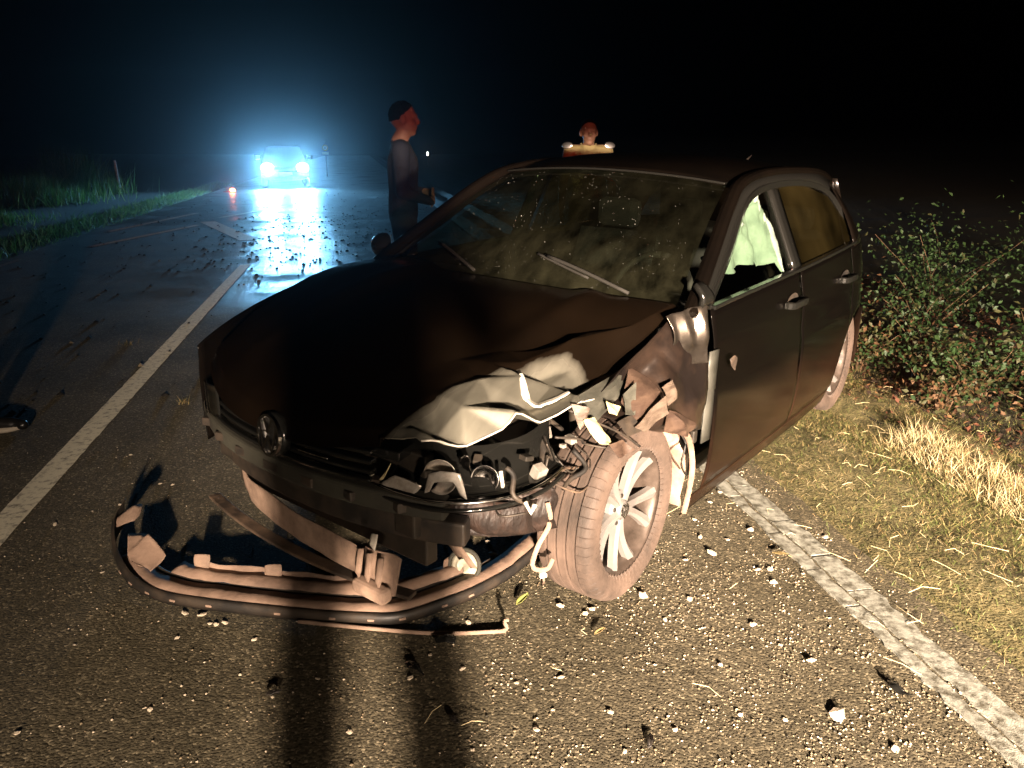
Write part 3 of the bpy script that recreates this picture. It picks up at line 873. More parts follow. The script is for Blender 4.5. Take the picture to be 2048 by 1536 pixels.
def hood_z2(x, y):
    z = hood_z(x, y)
    yr_, zr_ = sinterp(x, RID), sinterp(x, RIZ)
    if y > 0.12:
        if y <= yr_:
            t = sstep(0.12, yr_, y) ** 1.4
            z = z + (zr_ - hood_z(x, yr_)) * t
        else:
            yh, zh = sinterp(x, HEY), sinterp(x, HEZ)
            t = min(1.2, (y - yr_) / max(yh - yr_, 0.015)); z = zr_ + (zh - zr_) * t
        w = (y - yr_) / max(sinterp(x, HEY) - yr_, 0.06)
        e_ = 0.005; w2 = w * 0.2
        z += (rise(x, w2) * 2 + rise(x + e_, w2) + rise(x - e_, w2) + rise(x, w2 + e_) + rise(x, w2 - e_)) / 6 * 1.3
    return z
def hood_pt(u, v):
    """u rear to front, v right to left"""
    yl = interp(u, [(0, 0.715), (0.25, 0.70), (0.4, 0.695), (0.55, 0.705), (0.70, 0.705), (0.86, 0.625), (1.0, 0.505)])
    yr = interp(u, [(0, 0.73), (0.5, 0.715), (0.8, 0.66), (1.0, 0.56)])
    y = -yr + (yl + yr) * v
    xf = 0.815 - 0.20 * abs(y / 0.62) ** 2.4
    xr = -0.27 - 0.12 * (y / 0.7) ** 2
    x = xr + (xf - xr) * u
    z = hood_z2(x, y)
    z -= 0.03 * sstep(0.965, 1.0, u) * (1 if y < 0.4 else 0.2)
    return (x, y, z)
NU, NV = 210, 170
V, F = grid_vf(NU, NV, lambda u, v: hood_pt(u, 1 - (1 - v) ** 1.7))
def bonnet_mat():
    m = bpy.data.materials.new('bonnet_paint'); m.use_nodes = True; nt = m.node_tree; N = nt.nodes; L = nt.links; b = N['Principled BSDF']
    at = N.new('ShaderNodeAttribute'); at.attribute_name = 'scrape'
    tc = N.new('ShaderNodeTexCoord'); mp = N.new('ShaderNodeMapping'); mp.inputs['Scale'].default_value = (3, 14, 3); mp.inputs['Rotation'].default_value = (0, 0, 0.5); L.new(tc.outputs['Object'], mp.inputs[0])
    n = N.new('ShaderNodeTexNoise'); n.inputs['Scale'].default_value = 3.0; n.inputs['Detail'].default_value = 8; L.new(mp.outputs[0], n.inputs['Vector'])
    ad = N.new('ShaderNodeMath'); ad.operation = 'MULTIPLY_ADD'; ad.inputs[1].default_value = 0.4; L.new(n.outputs['Fac'], ad.inputs[0]); L.new(at.outputs['Fac'], ad.inputs[2])
    f = N.new('ShaderNodeMapRange'); f.inputs['From Min'].default_value = 0.50; f.inputs['From Max'].default_value = 1.10; L.new(ad.outputs[0], f.inputs['Value'])
    n2 = N.new('ShaderNodeTexNoise'); n2.inputs['Scale'].default_value = 2.4; n2.inputs['Detail'].default_value = 6; L.new(mp.outputs[0], n2.inputs['Vector'])
    c = N.new('ShaderNodeMix'); c.data_type = 'RGBA'; c.inputs['A'].default_value = (0.16, 0.155, 0.125, 1); c.inputs['B'].default_value = (0.46, 0.44, 0.36, 1); L.new(n2.outputs['Fac'], c.inputs['Factor'])
    d = N.new('ShaderNodeTexNoise'); d.inputs['Scale'].default_value = 3.0; d.inputs['Detail'].default_value = 8; L.new(tc.outputs['Object'], d.inputs['Vector'])
    dk = N.new('ShaderNodeMix'); dk.data_type = 'RGBA'; dk.inputs['A'].default_value = (0.0015, 0.0012, 0.001, 1); dk.inputs['B'].default_value = (0.010, 0.006, 0.0032, 1); L.new(d.outputs['Fac'], dk.inputs['Factor'])
    mx = N.new('ShaderNodeMix'); mx.data_type = 'RGBA'; L.new(f.outputs[0], mx.inputs['Factor']); L.new(dk.outputs['Result'], mx.inputs['A']); L.new(c.outputs['Result'], mx.inputs['B'])
    L.new(mx.outputs['Result'], b.inputs['Base Color'])
    for nm, lo, hi in (('Metallic', 0.0, 0.8), ('Roughness', 0.20, 0.36)):
        r = N.new('ShaderNodeMapRange'); r.inputs['To Min'].default_value = lo; r.inputs['To Max'].default_value = hi; L.new(f.outputs[0], r.inputs['Value']); L.new(r.outputs[0], b.inputs[nm])
    b.inputs['Specular IOR Level'].default_value = 0.4
    return m
hood = cm('bonnet', V, [f[::-1] for f in F], bonnet_mat(), solid=0.004)
_at = hood.data.attributes.new('scrape', 'FLOAT', 'POINT')
_sv = []
for v in V:                                        # the crushed corner has lost its gloss: scraped paint, bare in places
    x, y = v[0], v[1]
    yr_ = sinterp(x, RID) - 0.015 - 0.03 * sstep(0.35, 0.75, x)
    _sv.append(sstep(-0.06, 0.06, y - yr_) * sstep(-0.02, 0.16, x))
_at.data.foreach_set('value', _sv)
md = hood.modifiers.new('es', 'EDGE_SPLIT'); md.split_angle = R(28)
edge = [hood_pt(u, 1.0) for u in np.linspace(0.36, 1.0, 44)]
ctube('bonnet_hem', [(p[0], p[1] + 0.002, p[2]) for p in edge], 0.0032, barem, hood, seg=6)
edge = [hood_pt(u, 1.0) for u in np.linspace(0.40, 0.66, 20)]
def ragged_bar(name, pts, w, h_, mat, parent, seed):
    pts = catmull(pts, 4); m = len(pts)
    sca = [(0.25 + 0.75 * math.sin(math.pi * (i + 0.5) / m) ** 0.6) * (1 + 0.35 * noise.noise(Vector((i * 0.6, seed, 0)))) for i in range(m)]
    V, F = sweep_vf(pts, [(-w / 2, -h_ / 2), (w / 2, -h_ / 2), (w / 2.6, h_ / 2), (-w / 2.2, h_ / 2)], scale=sca)
    return cm(name, V, F, mat, parent, smooth=False)
ragged_bar('torn_hem', [(p[0], p[1] + 0.006, p[2] + 0.004) for p in edge[::2]], 0.026, 0.006, barem, hood, 3)
# a peeled strip of bright bare sheet on the fold
pk = [(0.285, 0.535), (0.30, 0.555), (0.312, 0.58), (0.298, 0.605), (0.281, 0.626), (0.255, 0.648), (0.215, 0.668)]
ragged_bar('torn_edge', [(x, y, hood_z2(x, y) + 0.005) for x, y in pk], 0.026, 0.006, barem, hood, 7)

# ---- crushed left wing
wingm = pm('buckled_black_paint', (0.012, 0.009, 0.008), 0.28, metal=0.2, c2=(0.055, 0.033, 0.022), nscale=4.0, nmix=(0.45, 0.8), rough2=0.45, coat=0.3)
W_ = [(-0.41, 0.792, 0.975), (-0.28, 0.735, 0.95), (-0.41, 0.835, 0.83), (-0.30, 0.775, 0.88), (-0.20, 0.745, 0.85), (-0.10, 0.71, 0.775), (0.08, 0.70, 0.755), (0.21, 0.71, 0.74),
      (-0.42, 0.84, 0.66), (-0.30, 0.815, 0.72), (-0.17, 0.81, 0.74), (-0.02, 0.76, 0.72), (0.12, 0.76, 0.70), (-0.42, 0.83, 0.53), (-0.34, 0.84, 0.56), (-0.24, 0.815, 0.57), (-0.10, 0.83, 0.65), (-0.03, 0.80, 0.64)]
crumple('crushed_wing', W_, (0, 2), wingm, car, cuts=6, amp=0.012, seed=4.2, fn=B, freq=8)
# the shiny fold at the foot of the windscreen pillar
foldp = pm('folded_paint', (0.05, 0.042, 0.035), 0.24, metal=0.8, c2=(0.22, 0.19, 0.16), nscale=5, nmix=(0.4, 0.8))
def pleat(u, v):
    x = -0.405 + (0.165 - 0.05 * u) * v + 0.02 * u; z = 1.0 - 0.205 * u - 0.03 * v * (1 - u)
    ridge = 0.024 * (1 - 2 * abs(((v * 2.4 + 0.35 * u) % 1.0) - 0.5)) * math.sin(math.pi * min(1, u * 1.2 + 0.12))
    return (x, 0.815 - 0.075 * v + 0.035 * u + ridge + 0.006 * noise.noise(Vector((x * 14, z * 14, 3))), z)
cm('wing_fold', *grid_vf(24, 30, pleat), foldp, solid=0.003)
# torn flaps between bonnet and wheel
fl_grey = pm('grey_torn_sheet', (0.09, 0.09, 0.075), 0.35, metal=0.4, c2=(0.20, 0.195, 0.16), nscale=6, stretch=(1, 1, 4))
fl_brown = pm('brown_torn_liner', (0.045, 0.027, 0.02), 0.5, c2=(0.13, 0.085, 0.06), nscale=9, nmix=(0.35, 0.8), stretch=(1, 1, 3), bump=0.15, bscale=50)
fl_tan = pm('tan_torn_liner', (0.17, 0.13, 0.10), 0.5, c2=(0.07, 0.05, 0.038), nscale=12, stretch=(1, 1, 4), bump=0.15, bscale=50)
for k, (pts, m_) in enumerate([
    ([(0.21, 0.687, 0.788), (-0.11, 0.687, 0.818), (0.01, 0.729, 0.729), (0.22, 0.75, 0.71), (0.1, 0.735, 0.769)], fl_grey),
    ([(-0.07, 0.707, 0.819), (-0.21, 0.789, 0.731), (-0.12, 0.821, 0.662), (0.04, 0.811, 0.661), (0.06, 0.758, 0.75), (-0.05, 0.798, 0.751)], fl_brown),
    ([(0.08, 0.82, 0.682), (-0.1, 0.838, 0.752), (-0.11, 0.85, 0.682), (0.03, 0.841, 0.652)], fl_tan),
    ([(0.27, 0.749, 0.74), (0.22, 0.759, 0.74), (0.19, 0.801, 0.671), (0.19, 0.821, 0.652), (0.24, 0.801, 0.671), (0.225, 0.80, 0.705)], cream),
    ([(0.16, 0.768, 0.78), (0.1, 0.788, 0.751), (0.14, 0.799, 0.731), (0.16, 0.779, 0.741)], cream),
    ([(0.27, 0.707, 0.789), (0.23, 0.748, 0.77), (0.27, 0.75, 0.71), (0.25, 0.75, 0.755)], fl_tan),
    ([(0.22, 0.811, 0.671), (0.16, 0.831, 0.672), (0.12, 0.852, 0.632), (0.19, 0.842, 0.622)], fl_brown),
    ([(-0.1, 0.818, 0.772), (-0.17, 0.818, 0.782), (-0.18, 0.839, 0.712), (-0.12, 0.84, 0.702)], fl_tan),
    ([(-0.12, 0.84, 0.692), (-0.34, 0.853, 0.582), (-0.23, 0.863, 0.573), (-0.07, 0.852, 0.632), (-0.19, 0.875, 0.62)], fl_brown),
    ([(0.05, 0.76, 0.77), (-0.02, 0.77, 0.80), (0.03, 0.80, 0.70), (0.08, 0.79, 0.715)], fl_grey),
    ([(0.12, 0.78, 0.70), (0.05, 0.80, 0.715), (0.02, 0.82, 0.655), (0.10, 0.81, 0.65)], plastic)]):
    o_ = crumple('torn_flap', pts, (0, 2), m_, car, cuts=5, amp=0.009, seed=2.0 + k, fn=B, freq=16)
    o_.modifiers.new('es', 'EDGE_SPLIT').split_angle = R(24)
for k, pts in enumerate([[(0.26, 0.70, 0.76), (0.2, 0.76, 0.72), (0.1, 0.80, 0.66), (0.02, 0.82, 0.60)], [(0.3, 0.68, 0.68), (0.22, 0.72, 0.66), (0.16, 0.70, 0.62), (0.1, 0.75, 0.60)], [(-0.2, 0.84, 0.60), (-0.24, 0.86, 0.54), (-0.22, 0.86, 0.47), (-0.29, 0.85, 0.40)]]):
    ctube('loose_wire', pts, 0.004, plastic, seg=6, smooth_n=5)
r8 = random.Random(31)
for k in range(14):                                   # torn leads and pipes hanging out of the opened corner
    x0, y0, z0 = r8.uniform(0.10, 0.55), r8.uniform(0.50, 0.70), r8.uniform(0.56, 0.70)
    pts = [(x0, y0, z0)]
    for q in range(3):
        x0 += r8.uniform(-0.09, 0.07); y0 += r8.uniform(-0.02, 0.06); z0 += r8.uniform(-0.07, 0.03); pts.append((x0, min(y0, 0.80), max(z0, 0.40)))
    ctube('torn_lead', pts, r8.choice((0.0025, 0.0035, 0.005, 0.008)), r8.choice((plastic, darkm, plastic, dusty_dark)), seg=6, smooth_n=5)
for k in range(9):
    c = (r8.uniform(0.15, 0.58), r8.uniform(0.52, 0.70), r8.uniform(0.58, 0.68)); z_ = r8.uniform(0.015, 0.04)
    cbox('broken_bracket', c, (z_ * r8.uniform(.6, 1.6), z_, z_ * r8.uniform(.3, 1.2)), r8.choice((darkm, plastic, silver, fl_tan)), bev=0.003, rot=Matrix.Rotation(r8.uniform(0, 3), 3, 'Z') @ Matrix.Rotation(r8.uniform(-.7, .7), 3, 'X'))
# liner behind the wheel, caked in dust
a_ = np.linspace(R(95), R(192), 16)
V = []; F = []
for i, a in enumerate(a_):
    rr = 0.375 + 0.01 * math.sin(i * 2.1)
    for j in range(7):
        y = 0.52 + 0.29 * j / 6
        V.append((rr * math.cos(a), y + 0.008 * math.sin(i * 1.3 + j), 0.31 + rr * math.sin(a)))
for i in range(len(a_) - 1):
    for j in range(6):
        q = i * 7 + j; F.append((q, q + 1, q + 8, q + 7))
cm('wheel_arch_liner', V, F, dusty_plastic, solid=0.004)
ctube('arch_edge', [(-0.19, 0.835, 0.62), (-0.275, 0.85, 0.55), (-0.335, 0.85, 0.44), (-0.36, 0.84, 0.33), (-0.35, 0.83, 0.22)], 0.011, dusty_plastic, seg=8, smooth_n=6)
# door pillar bared by the missing wing
cm('hinge_pillar', *grid_vf(6, 2, lambda u, v: (-0.435 - 0.065 * v, 0.835 + 0.006 * v, 0.47 + 0.35 * u)), pm('grey_primer', (0.10, 0.10, 0.085), 0.5, metal=0.2, c2=(0.05, 0.05, 0.042), nscale=9), solid=0.006)
for z in (0.50, 0.80):
    cbox('door_hinge', (-0.412, 0.812, z), (0.03, 0.02, 0.05), darkm)

# ---- wheels
def tyre_vf():
    hw = 0.10; Rr = WHEEL_R
    prof = [(0.222, -0.088), (0.232, -0.098), (0.262, -0.106), (0.288, -0.104), (0.303, -0.094), (0.310, -0.084)]
    for g_ in (-0.052, -0.018, 0.018, 0.052):
        prof += [(0.3135, g_ - 0.0055), (0.305, g_ - 0.0045), (0.305, g_ + 0.0045), (0.3135, g_ + 0.0055)]
    prof += [(0.310, 0.084), (0.303, 0.094), (0.288, 0.104), (0.262, 0.106), (0.232, 0.098), (0.222, 0.088)]
    blocks = 60; V = []; F = []; n = len(prof); rows = 0
    for b in range(blocks):
        for k, fr_ in enumerate((0.0, 0.06, 0.12, 0.55)):
            a = 2 * math.pi * (b + fr_) / blocks
            for (r, y) in prof:
                rr = r
                if k == 1 and 0.06 < abs(y) < 0.1: rr = r - 0.006
                V.append((rr * math.cos(a), y, rr * math.sin(a)))
            rows += 1
    for i in range(rows):
        for j in range(n - 1):
            a = i * n + j; b2 = ((i + 1) % rows) * n + j
            F.append((a, a + 1, b2 + 1, b2))
    # flatten the contact patch a little
    out = []
    for (x, y, z) in V:
        if z < -0.306: z = -0.306 - (z + 0.306) * 0.1
        out.append((x, y, z))
    return out, F
_wheel_src = {}
def wheel(loc, steer=0.0, camber=0.0, sgn=1, spin=0.0):
    """sgn=+1: outer face to +y"""
    rot = Matrix.Rotation(steer, 4, 'Z') @ Matrix.Rotation(camber, 4, 'X')
    if sgn < 0: rot = rot @ Matrix.Rotation(math.pi, 4, 'Z')
    if not _wheel_src:
        V, F = lathe_vf([(0.226, -0.09), (0.214, -0.085), (0.205, -0.05), (0.20, 0.03), (0.207, 0.065), (0.215, 0.078), (0.228, 0.088), (0.2285, 0.084), (0.222, 0.078)], 64)
        me = bpy.data.meshes.new('wheel'); me.from_pydata(V, [], F); _wheel_src['rim'] = me
        V, F = tyre_vf(); me = bpy.data.meshes.new('tyre'); me.from_pydata(V, [], F); _wheel_src['tyre'] = me
        # one split spoke: two arms leaving the hub and spreading to the rim
        bm = bmesh.new()
        for s in (1, -1):
            pts = []
            secs = []
            for t in np.linspace(0, 1, 8):
                r = 0.035 + t * 0.175; a = s * (R(7) + R(8.5) * t ** 1.3)
                yy = 0.052 + 0.022 * t ** 2 - 0.004 * math.sin(math.pi * t)
                wdt = 0.017 - 0.004 * math.sin(math.pi * t) + 0.004 * t; dep = 0.026
                cx, cz = r * math.cos(a), r * math.sin(a); tx, tz = -math.sin(a), math.cos(a)
                secs.append([(cx - tx * wdt, yy - dep, cz - tz * wdt), (cx - tx * wdt * 0.95, yy - 0.004, cz - tz * wdt * 0.95), (cx + s * tx * wdt * 0.2, yy + 0.005, cz + s * tz * wdt * 0.2), (cx + tx * wdt * 0.95, yy - 0.004, cz + tz * wdt * 0.95), (cx + tx * wdt, yy - dep, cz + tz * wdt)])
            rows = [[bm.verts.new(p) for p in sct] for sct in secs]
            for r1, r2_ in zip(rows, rows[1:]):
                for j in range(5):
                    bm.faces.new((r1[j], r1[(j + 1) % 5], r2_[(j + 1) % 5], r2_[j]))
            bm.faces.new(rows[0]); bm.faces.new(rows[-1][::-1])
        bmesh.ops.recalc_face_normals(bm, faces=bm.faces)
        me = bpy.data.meshes.new('spoke'); bm.to_mesh(me); bm.free(); _wheel_src['spoke'] = me
        V, F = lathe_vf([(0.001, 0.062), (0.026, 0.061), (0.031, 0.057), (0.034, 0.05), (0.062, 0.046), (0.066, 0.036), (0.066, 0.0), (0.0655, -0.03)], 40)
        me = bpy.data.meshes.new('hub'); me.from_pydata(V, [], F); _wheel_src['hub'] = me
        V, F = lathe_vf([(0.06, 0.008), (0.075, 0.010), (0.138, 0.010), (0.140, 0.006), (0.140, -0.012), (0.06, -0.012)], 48)
        me = bpy.data.meshes.new('brake_disc'); me.from_pydata(V, [], F); _wheel_src['disc'] = me
        V, F = lathe_vf([(0.001, 0.006), (0.007, 0.005), (0.0085, 0.0), (0.0085, -0.012)], 6)
        me = bpy.data.meshes.new('wheel_bolt'); me.from_pydata(V, [], F); _wheel_src['bolt'] = me
        me = emblem_mesh(0.026, 0.004); _wheel_src['emblem'] = me
        for k_, m_, sm in (('rim', alloy_barrel, 1), ('tyre', rubber, 1), ('spoke', alloy, 0), ('hub', alloy, 1), ('disc', disc_m, 1), ('bolt', darkm, 0), ('emblem', chrome, 0)):
            me = _wheel_src[k_]; me.validate(); me.materials.append(m_)
            if sm: me.polygons.foreach_set('use_smooth', [True] * len(me.polygons))
    def put(name, key, parent, M=Matrix.Identity(4)):
        o = bpy.data.objects.new(name, _wheel_src[key]); link(o, parent); o.matrix_local = M; return o
    w = put('wheel', 'rim', car, Matrix.Translation(loc) @ rot @ Matrix.Rotation(spin, 4, 'Y'))
    ty = put('tyre', 'tyre', w)
    md = ty.modifiers.new('es', 'EDGE_SPLIT'); md.split_angle = R(38)
    for k in range(5): put('spoke', 'spoke', w, Matrix.Rotation(2 * math.pi * k / 5, 4, 'Y'))
    put('hub', 'hub', w)
    put('brake_disc', 'disc', w)
    for k in range(5):
        a = 2 * math.pi * (k + 0.5) / 5
        put('wheel_bolt', 'bolt', w, Matrix.Translation((0.05 * math.cos(a), 0.047, 0.05 * math.sin(a))))
    put('wheel_emblem', 'emblem', w, Matrix.Translation((0, 0.063, 0)) @ Matrix.Rotation(-spin, 4, 'Y'))
    return w

def emblem_mesh(rad, thick):
    """a ring holding a V over a W, facing +y (x right seen from behind, z up)"""
    bm = bmesh.new()
    seg = 40; ri = rad * 0.86
    def ringv(r, y): return [bm.verts.new((r * math.cos(2 * math.pi * k / seg), y, r * math.sin(2 * math.pi * k / seg))) for k in range(seg)]
    a = ringv(rad, 0); b = ringv(rad * 0.985, thick); c = ringv(ri, thick); d = ringv(ri, 0)
    for p, q in ((a, b), (b, c), (c, d)):
        for k in range(seg): bm.faces.new((p[k], p[(k + 1) % seg], q[(k + 1) % seg], q[k]))
    def stroke(x0, z0, x1, z1, w):
        dx, dz = x1 - x0, z1 - z0; l = math.hypot(dx, dz); nx, nz_ = -dz / l * w / 2, dx / l * w / 2
        pts = [(x0 + nx, z0 + nz_), (x1 + nx, z1 + nz_), (x1 - nx, z1 - nz_), (x0 - nx, z0 - nz_)]
        lo = [bm.verts.new((x, 0, z)) for x, z in pts]; hi = [bm.verts.new((x, thick, z)) for x, z in pts]
        bm.faces.new(hi)
        for k in range(4): bm.faces.new((lo[k], lo[(k + 1) % 4], hi[(k + 1) % 4], hi[k]))
    r = rad; w = rad * 0.13
    stroke(-0.33 * r, 0.80 * r, 0.0, 0.10 * r, w); stroke(0.33 * r, 0.80 * r, 0.0, 0.10 * r, w)
    stroke(-0.72 * r, 0.50 * r, -0.36 * r, -0.72 * r, w); stroke(-0.36 * r, -0.72 * r, 0.0, 0.02 * r, w)
    stroke(0.72 * r, 0.50 * r, 0.36 * r, -0.72 * r, w); stroke(0.36 * r, -0.72 * r, 0.0, 0.02 * r, w)
    bmesh.ops.recalc_face_normals(bm, faces=bm.faces)
    me = bpy.data.meshes.new('emblem'); bm.to_mesh(me); bm.free()
    return me

wheel((-0.035, 0.69, WHEEL_R - 0.006), steer=R(2), camber=R(-1), sgn=1, spin=R(18))
wheel((-2.51, 0.655, WHEEL_R - 0.006), sgn=1, spin=R(40))
wheel((0.0, -0.735, WHEEL_R - 0.006), sgn=-1)
wheel((-2.50, -0.735, WHEEL_R - 0.006), sgn=-1)
# caliper and strut of the bared wheel
box('brake_caliper', (0.065, 0.67, 0.37), (0.07, 0.07, 0.14), darkm, car, 0.012)
tube('suspension_strut', [(0.0, 0.60, 0.30), (-0.03, 0.56, 0.5), (-0.05, 0.53, 0.78)], 0.028, darkm, car, seg=10)
tube('axle_shaft', [(0.03, 0.68, 0.31), (0.0, 0.3, 0.33)], 0.018, darkm, car, seg=8)

# ---- under body, engine bay, front structure
cbox('floor_pan', (-1.5, 0, 0.24), (2.5, 1.36, 0.10), darkm, bev=0.02)
cbox('engine_block', (0.16, -0.05, 0.50), (0.55, 0.85, 0.36), darkm, bev=0.04)
cbox('firewall', (-0.36, 0, 0.62), (0.05, 1.3, 0.66), darkm)
cbox('radiator', (0.60, -0.02, 0.48), (0.05, 0.95, 0.36), darkm)
cbox('battery_box', (0.30, 0.40, 0.60), (0.24, 0.20, 0.16), darkm, bev=0.015)
ctube('coolant_hose', [(0.55, 0.2, 0.66), (0.45, 0.35, 0.70), (0.42, 0.5, 0.66), (0.35, 0.58, 0.60)], 0.022, plastic, seg=10, smooth_n=5)
ctube('coolant_hose', [(0.5, 0.45, 0.58), (0.44, 0.6, 0.55), (0.34, 0.66, 0.60), (0.28, 0.62, 0.66)], 0.014, plastic, seg=8, smooth_n=5)
ctube('side_member', [(-0.3, 0.50, 0.45), (0.2, 0.50, 0.48), (0.55, 0.48, 0.47)], 0.045, darkm, seg=8)
# slam panel, grille bars
def front_curve(xc, bend, z, y0, y1, n=17, p=2.3):
    return [(xc - bend * abs(y / 0.66) ** p, y, z) for y in np.linspace(y0, y1, n)]
cbar('bonnet_slam_panel', front_curve(0.68, 0.14, 0.665, -0.62, 0.40), 0.10, 0.03, gloss_plastic)
for z in (0.685, 0.655, 0.625):
    cbar('grille_bar', front_curve(0.775, 0.17, z, -0.40, 0.36), 0.03, 0.014, gloss_plastic)
cbar('grille_trim', front_curve(0.79, 0.17, 0.603, -0.42, 0.36), 0.022, 0.012, gloss_plastic)
ctube('grille_chrome_strip', front_curve(0.795, 0.17, 0.640, 0.08, 0.22, 6), 0.003, chrome, seg=6)
em = mko('grille_emblem', emblem_mesh(0.066, 0.010), chrome, car, smooth=False)
em.matrix_local = Matrix.Translation(B((0.815, -0.005, 0.665))) @ Matrix.Rotation(R(-90 - 6), 4, 'Z') @ Matrix.Rotation(R(6), 4, 'X')
V, F = lathe_vf([(0.001, 0.0), (0.05, 0.002), (0.064, 0.0), (0.07, -0.012), (0.066, -0.03)], 40)
emb = mk('emblem_backing', V, F, gloss_plastic, em)
emb.matrix_local = Matrix.Translation((0, -0.001, 0))
# crash beam, foam
foam = cbar('bumper_foam', front_curve(0.77, 0.16, 0.548, -0.66, 0.57, 27), 0.06, 0.062, grey_plastic, bevel=0.010)
for y in (-0.52, -0.36, -0.20, -0.04, 0.12, 0.28, 0.44):
    x = 0.80 - 0.16 * abs(y / 0.66) ** 2.3
    cbox('foam_pocket', (x - 0.012, y, 0.546), (0.028, 0.075, 0.030), plastic, foam, bev=0.004, rot=Matrix.Rotation(-0.62 * math.copysign(abs(y / 0.66) ** 1.3, y), 3, 'Z'))
cbar('label_rail', front_curve(0.755, 0.16, 0.592, -0.55, 0.40, 21), 0.03, 0.010, plastic, bevel=0.002)
cbar('crash_beam', front_curve(0.725, 0.15, 0.462, -0.60, 0.60, 27), 0.06, 0.075, plastic, bevel=0.008)
for y in (-0.43, 0.45): cbox('crash_box', (0.63, y, 0.49), (0.16, 0.08, 0.10), darkm)
for y, w in ((-0.22, 0.05), (0.10, 0.05), (0.30, 0.07), (0.44, 0.06)):
    x = 0.775 - 0.16 * abs(y / 0.66) ** 2.3
    cbox('inspection_label', (x - 0.02, y, 0.600), (0.036, w, 0.003), pm('label_paper', (0.36, 0.33, 0.25), 0.7), bev=0.0005)
# lower air dam, lit and dusty, torn away at its right end
DAM = [(0.60, -0.50, 0.43), (0.62, -0.47, 0.36), (0.66, -0.42, 0.40), (0.665, -0.41, 0.31), (0.70, -0.33, 0.385), (0.70, -0.32, 0.295), (0.73, -0.18, 0.395), (0.735, -0.15, 0.285),
       (0.75, 0.0, 0.385), (0.755, 0.02, 0.285), (0.76, 0.15, 0.39), (0.765, 0.17, 0.285), (0.765, 0.33, 0.385), (0.77, 0.33, 0.285)]
crumple('lower_air_dam', DAM, (1, 2), dusty_plastic, car, cuts=3, amp=0.004, seed=11.0, fn=B, solid=0.006, hull=[0, 2, 4, 6, 8, 10, 12, 13, 11, 9, 7, 5, 3, 1])
V, F = sweep_vf(front_curve(0.78, 0.10, 0.275, -0.50, 0.50, 15, 2.0), [(-0.012, -0.006), (0.03, -0.006), (0.03, 0.006), (-0.012, 0.006)])
cm('air_dam_lip', V, F, dusty_dark, smooth=False, bevel=0.003)
# broken bumper bracket
bk = cm('bumper_bracket', *grid_vf(4, 4, lambda u, v: (0.775 + 0.012 * math.sin(6 * v) - 0.02 * u, 0.335 + 0.125 * v + 0.02 * u * (v - 0.5), 0.275 + 0.115 * u)), dusty_plastic, solid=0.01)
for y in (0.345, 0.385, 0.43):
    ctube('bracket_rib', [(0.79, y, 0.27), (0.80, y + 0.004, 0.33), (0.785, y + 0.002, 0.395)], 0.010, dusty_plastic, bk, seg=8)
cbox('bracket_foot', (0.795, 0.40, 0.285), (0.045, 0.13, 0.045), dusty_plastic, bk, bev=0.012)
crumple('torn_clip', [(0.80, 0.41, 0.475), (0.80, 0.44, 0.48), (0.805, 0.405, 0.44), (0.805, 0.435, 0.435), (0.80, 0.425, 0.42)], (1, 2), white_pl, car, cuts=2, amp=0.003, seed=3, fn=B)
# wing liner and washer bottle in front of the wheel
liner_m = pm('dark_liner', (0.016, 0.011, 0.009), 0.55, c2=(0.075, 0.045, 0.034), nscale=9, nmix=(0.45, 0.85), bump=0.6, bscale=22, stretch=(1, 2.5, 0.8))
V, F = grid_vf(14, 8, lambda u, v: (0.58 - 0.24 * u ** 1.5 + 0.012 * math.sin(9 * v + 5 * u), 0.44 + 0.28 * u, 0.40 + 0.15 * v + 0.008 * math.sin(7 * u + 3 * v)))
cm('front_liner', V, F, liner_m, solid=0.005)
cm('washer_bottle', *grid_vf(10, 10, lambda u, v: (0.645 - 0.08 * (2 * u - 1) ** 2 - 0.03 * (2 * v - 1) ** 2 - 0.16 * u + 0.008 * math.sin(14 * u), 0.49 + 0.19 * u, 0.425 + 0.10 * v + 0.02 * math.sin(5 * u))), liner_m, solid=0.01)
cm('torn_liner_strip', *grid_vf(8, 3, lambda u, v: (0.60 - 0.05 * u, 0.50 + 0.07 * v + 0.02 * u, 0.41 - 0.09 * u + 0.015 * math.sin(6 * v))), dusty_plastic, solid=0.004)
STRAP = [(0.37, 0.71, 0.50), (0.36, 0.715, 0.43), (0.40, 0.70, 0.36), (0.42, 0.70, 0.30), (0.36, 0.71, 0.27), (0.33, 0.71, 0.29)]
ctube('bumper_strap', STRAP, 0.008, dusty_plastic, seg=8, smooth_n=5)
ctube('loose_clip', [(0.545, 0.755, 0.585), (0.54, 0.775, 0.555), (0.54, 0.785, 0.585)], 0.007, white_pl, seg=6)

# ---- left headlamp: lens gone, housing and reflectors bared
HB = [(0.735, 0.36, 0.585), (0.725, 0.45, 0.578), (0.69, 0.56, 0.575), (0.62, 0.65, 0.577), (0.52, 0.71, 0.582), (0.42, 0.735, 0.592), (0.32, 0.73, 0.605)]
HBc = catmull(HB, 5)
V = []; F = []
for i, p in enumerate(HBc):
    t = i / (len(HBc) - 1)
    inw = Vector((-0.13 + 0.05 * t, -0.02 - 0.09 * t, 0))
    V += [p, p + inw * 0.5 + Vector((0, 0, -0.004)), p + inw + Vector((0, 0, 0.03)), p + inw * 1.1 + Vector((0, 0, 0.115))]
for i in range(len(HBc) - 1):
    for j in range(3): q = i * 4 + j; F.append((q, q + 4, q + 5, q + 1))
hl = cm('broken_headlamp', V, F, gloss_plastic, solid=0.004)
ctube('headlamp_trim', [p + Vector((0.004, 0.003, 0.003)) for p in HBc], 0.0045, chrome, hl, seg=8)
